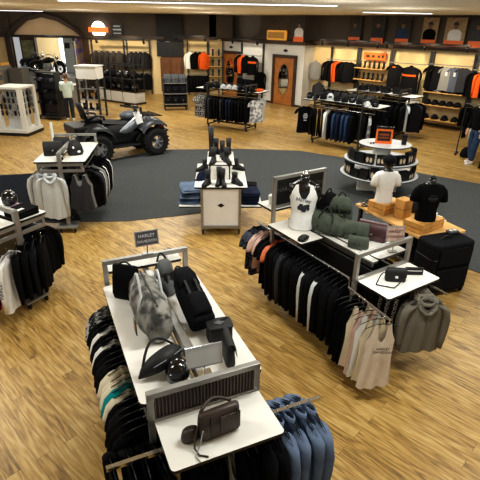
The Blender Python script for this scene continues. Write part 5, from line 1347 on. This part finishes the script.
wall_row(WL, 0, [('jacket', BLEATH, 'black jacket in the lower left wall bay')]*6, -7.8, -6.4, .4, 1.1, .85, .26, 60, 'black jackets in the lower left wall bay')
wall_row(WL, 0, [('jacket', BLEATH, 'black jacket in the upper bay right of the beige pillar')]*4, -5.85, -5.15, .4, 2.15, .85, .27, 35, 'black jackets in the bay right of the pillar')
wall_row(WL, 0, [('jacket', BLK2, 'black jacket in the lower bay right of the beige pillar')]*4, -5.95, -5.1, .4, 1.1, .85, .26, 55, 'black jackets in the lower bay right of the pillar')
tag(MB().box((0, 0, 0), (.3, .04, .4)).build('notice_card', PAPER, None, WL(-5.9, .5, 1.62), 0), 'small white notice card between the two leather jacket bays', 'sign')
WM = lambda s, o, z: (s, YB-o, z)
bay('clothing_bay', 'wall fixture with orange and black riding jackets right of the panelled doors', -2.95, -1.9, (2.2, 1.1), world=WM)
bay('clothing_bay', 'narrow wall shelves of boots beside the orange riding jackets', -1.85, -1.1, (), world=WM, shelves=(.5, 1.0, 1.5, 2.0))
for i, (k_, m_, x, lab) in enumerate((('jacket', WCLO, -2.8, 'cream white riding jacket at the left of the mid-wall bay'), ('jacket', BLK, -2.5, 'black riding jacket between the white and orange ones'), ('jacket', BLK, -2.28, 'black riding jacket directly behind the orange one'), ('jacket', ORNG, -2.08, 'orange riding jacket in the mid-wall bay'))):
    garment(k_, m_, WM(x, .42, 2.2), radians(20), lab, None, seed=i, L=.85, hw=.24, th=.07, stripe=BLK if m_ is ORNG else None, **wf)
wall_row(WM, 0, [('jeans', BLK2, 'black trousers hanging in the lower half of the mid-wall bay')]*6, -2.85, -2.0, .4, 1.12, .95, .24, 40, 'black trousers in the mid-wall bay')
for i in range(8):
    c_, r_ = i % 2, i//2
    boot('black boot on the narrow wall shelves beside the orange jackets', WM(-1.62+.32*c_, .25, (.515, 1.015, 1.515, 2.015)[r_]), 0, .32, BLEATH, 'boots on the narrow wall shelves')
bay('clothing_bay', 'wall fixture of black and orange jackets between the two oak doors', .62, 2.12, (2.15, 1.1), off=.72)
for i, (m_, s, st, lab) in enumerate(((BLK, .85, ORNG, 'black jacket with orange sleeve stripes, leftmost between the oak doors'), (ORNG, 1.1, BLK, 'orange and black jacket second from the left between the oak doors'), (BLK, 1.35, ORNG, 'black jacket with orange stripes beside the chest-banded one between the oak doors'))):
    garment('jacket', m_, W(s, 1.12, 2.15), WR+radians(50), lab, None, seed=i, L=.85, hw=.24, th=.07, stripe=st, **wf)
o = garment('jacket', BLK, W(1.78, 1.14, 2.15), WR, 'black jacket with an orange chest band between the oak doors', None, seed=1, L=.9, hw=.3, th=.08, stripe=BLK2, **wf)
MB().loft([[(x, -.085*sqrt(max(0, 1-(x/.31)**2))-.012, z) for x in (-.28, -.2, -.1, 0, .1, .2, .28)] for z in (-.36, -.26)], close=False).build('chest_band', ORNG, o)
wall_row(W, WR, [('jeans', BLK2, 'black trousers hanging below the jackets between the oak doors')]*5, .9, 1.95, 1.1, 1.12, .95, .24, 50, 'black trousers between the oak doors')
garment('long', BLK, W(2.32, 1.15, 1.5), WR+radians(60), 'long black garment hanging beside the right oak door', None, seed=1, L=.9, **wf)
# slanting lit wall: bays
bay('clothing_bay', 'lit wall bay with black and orange shirts right of the fitting rooms', 5.65, 7.0, (2.2, 1.0), depth=.4)
for i, (m_, s, lab) in enumerate(((BLK, 5.85, 'black shirt at the left of the lit bay by the fitting rooms'), (BLK, 6.1, 'black shirt left of the orange one in the lit bay'), (ORNG, 6.35, 'orange shirt in the lit bay right of the fitting rooms'), (BLK, 6.6, 'black shirt right of the orange one in the lit bay'), (BLK2, 6.85, 'faded black shirt at the right of the lit bay'))):
    garment('long', m_, W(s, .46, 2.2), WR+radians(35), lab, None, seed=i, L=.9, hw=.26, th=.06, **wf)
wall_row(W, WR, [('long', BLK2, 'dark shirt in the lower half of the lit bay by the fitting rooms')]*5, 5.9, 6.8, .46, 1.0, .75, .24, 60, 'dark shirts in the lower lit bay')
for i in range(2):
    garment('jacket', (GREYC, CHAR)[i], W(5.0+.28*i, .35, 2.1-.9*i), WR+radians(10), ['grey jacket on the short wall beside the fitting-room corner', 'charcoal jacket low on the short wall beside the fitting-room corner'][i], None, seed=i, L=.8, hw=.24, th=.07, **wf)
bay('clothing_bay', 'lit wall bay of boots under an orange sign', 7.1, 8.55, (), shelves=(.6, 1.05, 1.5, 1.95))
t = thing('orange_sign', 'orange lettered sign above the lit wall of boots', 'sign', W(7.85, .16, 2.42), WR)
MB().box((0, 0, 0), (1.0, .05, .28)).build('panel', mat('sign_orange_lit', (236, 104, 30), .5, emit=.35), t)
for x_, w_ in ((-.3, .2), (-.05, .16), (.2, .14), (.38, .1)): MB().box((x_, -.03, 0), (w_*.8, .012, .1)).build('dark_mark', TRIMW, t)
for i in range(24):
    c_, r_ = i % 6, i//6
    boot('black boot on the lit wall shelves under the orange sign', W(7.28+.22*c_, .28, (.615, 1.065, 1.515, 1.965)[r_]), WR+radians(20), .26, BLEATH if i % 4 else LEATH, 'boots on the lit wall shelves')
bay('clothing_bay', 'lit wall bay with a black tee and a big black jacket with orange chest print', 8.65, 10.2, (2.25, 1.05))
o = garment('tee', BLK2, W(8.98, .45, 2.25), WR, 'black tee with a small orange print hung left of the big jacket', None, seed=0, L=.95, hw=.27, th=.07, **wf); MB().box((0, -.08, -.16), (.12, .01, .05)).build('chest_print', ORNG, o)
o = garment('jacket', BLK2, W(9.68, .5, 2.2), WR, 'big black jacket with an orange chest print facing out from the lit wall', None, seed=1, L=1.05, hw=.36, th=.1, **wf); MB().loft([[(x, -.1*sqrt(max(0, 1-(x/.36)**2))-.014, z+.12*x*x) for x in (-.28, -.15, 0, .15, .28)] for z in (-.4, -.33)], close=False).build('chest_print', ORNG, o)
wall_row(W, WR, [('long', m_, lab) for m_, lab in ((BLK, 'black shirt low in the big-jacket bay'), (BLK2, 'black shirt low in the big-jacket bay'), (BLK, 'black shirt low in the big-jacket bay'), (BLK2, 'black shirt low in the big-jacket bay'), (BLK, 'black shirt low in the big-jacket bay'))], 8.85, 9.7, .46, 1.05, .8, .25, 60, 'black shirts low in the big-jacket bay')
garment('long', WCLO, W(9.95, .46, 1.05), WR+radians(60), 'white shirt low in the big-jacket bay at its right end', None, seed=2, L=.8, **wf)
bay('hat_bay', 'lit wall bay with three shelves of caps below a row of tees', 10.3, 11.85, (2.3,), shelves=(.32, .85, 1.32), depth=.45)
for i, (m_, s, lab) in enumerate(((BLK, 10.55, 'black tee at the left above the cap shelves'), (BLK2, 10.8, 'faded black tee second from the left above the cap shelves'), (GREYC, 11.1, 'grey tee with a pale print third from the left above the cap shelves'), (mat('slate_blue_cloth', (88, 94, 108), .9, spec=.15), 11.4, 'slate blue tee with a white number-like print above the cap shelves'), (CHAR, 11.68, 'charcoal tee at the right above the cap shelves'))):
    o = garment('tee', m_, W(s, .5, 2.3), WR+radians(28 if i < 2 else 5), lab, None, seed=i, L=.9, hw=.24, th=.06, **wf)
    if i in (2, 3): MB().box((0, -.075, -.3), (.08, .008, .14)).build('chest_print', LGREY, o)
for i in range(14):
    r_ = 0 if i < 4 else (1 if i < 9 else 2); c_ = (i, i-4, i-9)[r_]; n_ = (4, 5, 5)[r_]
    w_ = (i == 10)
    cap_item('cap', ['black cap on the lowest cap shelf of the lit wall', 'black cap on the middle cap shelf of the lit wall', 'black cap on the top cap shelf of the lit wall'][r_] if not w_ else 'pale cap among black ones on the top cap shelf of the lit wall', W(10.5+1.15*c_/(n_-1), .34, (.335, .865, 1.335)[r_]), WR+radians(10), LGREY if w_ else BLK2, None if w_ else 'caps on the %s lit shelf' % ('lowest', 'middle', 'top')[r_], 1.5)
bay('clothing_bay', 'lit wall bay with an orange-trimmed black shirt, last at the right edge', 11.95, 13.4, (2.2, 1.05))
for i, (m_, s) in enumerate(((BLK, 12.15), (ORNG, 12.4), (BLK, 12.65), (BLK2, 12.95))):
    garment('long', m_, W(s, .46, 2.2), WR+radians(25), ['black shirt left of the orange one in the last lit bay', 'orange shirt in the last lit bay at the right edge', 'black shirt right of the orange one in the last lit bay', 'faded black shirt at the right of the last lit bay'][i], None, seed=i, L=.9, hw=.26, **wf)
wall_row(W, WR, [('long', BLK, 'black shirt low in the last lit bay')]*4, 12.1, 13.1, .46, 1.05, .8, .25, 60, 'black shirts low in the last lit bay')
# rail and bench by the person at the right edge
def right_rail():
    F = Fr(7.35, 13.6, 60)
    t = thing('clothes_rail', 'clothes rail behind the person in jeans at the right edge', 'clothes rail', F.w(0, 0), F.r())
    MB().tube([(0, -.8, 0), (0, -.8, 1.4), (0, .8, 1.4), (0, .8, 0)], .02).build('frame', DMETAL, t); MB().box((0, -.8, .02), (.5, .05, .04)).box((0, .8, .02), (.5, .05, .04)).build('foot', DMETAL, t)
    for i in range(9):
        m_ = (BLK, WCLO, BLK, BLK, CHAR, BLK, BLK2, BLK, BLK)[i]
        garment('long', m_, F.w(0, .7-.17*i, 1.37), F.r(), 'white shirt among black ones on the rail at the right edge' if m_ is WCLO else ('charcoal shirt on the rail at the right edge' if m_ is CHAR else 'black shirt on the rail behind the person in jeans'), None if m_ in (WCLO, CHAR) else 'black shirts on the right-edge rail', seed=i, L=.85, **wf)
    t = thing('bench', 'grey-topped bench with dark legs cut off by the right edge', 'bench', (7.05, 12.45, 0), radians(40))
    MB().prism(rrect(.8, .5, .05), .52, .62).build('seat', LGREY, t, bev=.02)
    for x in (-.35, .35):
        for y in (-.2, .2): MB().bar((x, y, .52), (x*1.1, y*1.1, 0), .04).build('leg', PLAS, t)
right_rail()

# ------------------------------------------------------------ above the ledge: portraits, signs, lamps
def poster(s, label, skin, cloth, back, k=26.0, z0=2.92, off=.14, w=.6, h=.95, strip=True, tilt=0):
    t = thing('portrait_poster', label, 'poster', W(s, off, z0, k), WR)
    MB().box((0, 0, h/2), (w, .03, h)).build('panel', back, t)
    Mx = lambda y: Matrix(((1,0,0,tilt),(0,0,-1,y),(0,1,0,0),(0,0,0,1)))
    MB().prism([(-.24, .2), (.24, .2), (.25, .42), (.19, .52), (.07, .57), (-.07, .57), (-.19, .52), (-.25, .42)], .016, .022, M=Mx(0)).build('clothing', cloth, t)
    MB().prism([(.085*cos(2*pi*k_/16), .67+.11*sin(2*pi*k_/16)) for k_ in range(16)], .016, .024, M=Mx(0)).build('face', skin, t)
    MB().prism([(.1*cos(a), .71+.1*sin(a)) for a in [pi*k_/10 for k_ in range(11)]], .016, .027, M=Mx(0)).build('hair', POSTD, t)
    if strip: MB().box((0, -.022, .1), (w*.92, .02, .2)).build('orange_strip', SIGNO, t)
    return t
poster(3.62, 'portrait panel of a person in a white top above the right oak door', FACE1, SHIRTW, POSTD, k=25.0, z0=2.86, w=.62, h=1.0)
poster(6.75, 'dark portrait panel on the ledge, leftmost above the lit wall', FACE1, POSTD, POSTD)
poster(7.83, 'portrait panel of a bearded person, second from left above the lit wall', FACE1, CHAR, POSTD)
poster(8.92, 'dark portrait panel of two figures, third from left above the lit wall', FACE1, JEAN, POSTD)
poster(10.0, 'portrait panel of a person in a black hoodie before a tan backdrop', FACE1, BLK, POSTT)
poster(10.95, 'portrait panel of a person in a white tee before a brown backdrop', FACE1, SHIRTW, POSTT, w=.75)
poster(11.75, 'portrait panel at the right edge of the ledge above the lit wall', FACE1, POSTD, POSTD)
t = thing('ledge_sign', 'glowing amber board with rounded top standing on the ledge between the oak doors', 'sign', W(1.75, -.5, 2.86, 25.0), WR)
MB().box((0, 0, .22), (1.25, .12, .44)).build('board', mat('amber_glow', (232, 166, 70), .5, emit=.5), t, bev=.05); MB().box((0, -.065, .22), (1.05, .012, .28)).build('inner_panel', AMBER, t)
t = thing('logo_sign', 'round lit white sign crossed by an orange name bar on the left wall', 'sign', (-7.5, YB-.2, 3.15), 0)
P = [(.36*cos(2*pi*k_/30), .4*sin(2*pi*k_/30)) for k_ in range(30)]
MB().prism(P, .0, .1, M=Matrix(((1,0,0,0),(0,0,-1,.05),(0,1,0,0),(0,0,0,1)))).build('lit_disc', GLOW, t)
MB().box((0, -.07, 0), (1.0, .06, .24)).build('name_bar', GLOWO, t); text('lettering', 'HARLEY-DAVIDSON', .1, PAPER, t, (0, -.105, 0), (pi/2, 0, 0), sx=1.0)
t = thing('black_sign', 'small black sign with pale lines right of the round lit logo', 'sign', (-6.55, YB-.2, 3.17), 0)
MB().box((0, 0, 0), (.55, .05, .62)).build('panel', PLAS, t)
for z, w_ in ((.16, .34), (.0, .42)): MB().box((0, -.03, z), (w_, .01, .07)).build('pale_line', LGREY, t)
MB().box((0, -.03, -.17), (.4, .01, .05)).build('pale_line', LGREY, t)
def lamp_head(t, x, y, z, tiltx=.7, tiltz=0):
    M = Matrix.Translation((x, y, z)) @ Matrix.Rotation(tiltz, 4, 'Z') @ Matrix.Rotation(-tiltx, 4, 'X')
    h = MB().lathe([(.02, .1), (.05, .09), (.06, -.06), (.05, -.06)], 12).tube([(0, 0, .1), (0, 0, .16)], .012, 6).xform(M).build('lamp_head', PLAS, t, smooth=True)
    MB().lathe([(.0, -.05), (.052, -.05), (.052, -.056), (0, -.056)], 12).xform(M).build('bulb', GLOW, h)
def track(label, loc, rz, L, n, drop=.0):
    t = thing('track_light', label, 'lamp', loc, rz)
    MB().box((0, 0, 0), (L, .05, .06)).build('rail', PLAS, t); MB().tube([(0, .0, .02), (0, .55, .02)], .015, 6).build('wall_arm', PLAS, t)
    for i in range(n): lamp_head(t, -L/2+.1+(L-.2)*i/max(1, n-1), 0, -.14, -.6)
    return t
track('track light above the showroom opening, with two spot heads', (-10.4, YB-.7, 2.83), 0, 3.6, 2)
track('track light above the left leather jackets, with two spot heads', (-6.3, YB-.8, 2.75), 0, 2.6, 2)
track('track light in front of the dark column, with two spot heads', (-2.7, YB-1.0, 2.95), 0, 1.7, 2)
track('track light over the jackets between the oak doors', W(1.35, 1.3, 2.86), WR, 1.9, 2)
track('long track light over the left lit bays', W(6.9, .75, 2.98), WR, 2.9, 3)
track('long track light over the right lit bays', W(10.2, .75, 2.98), WR, 3.3, 3)
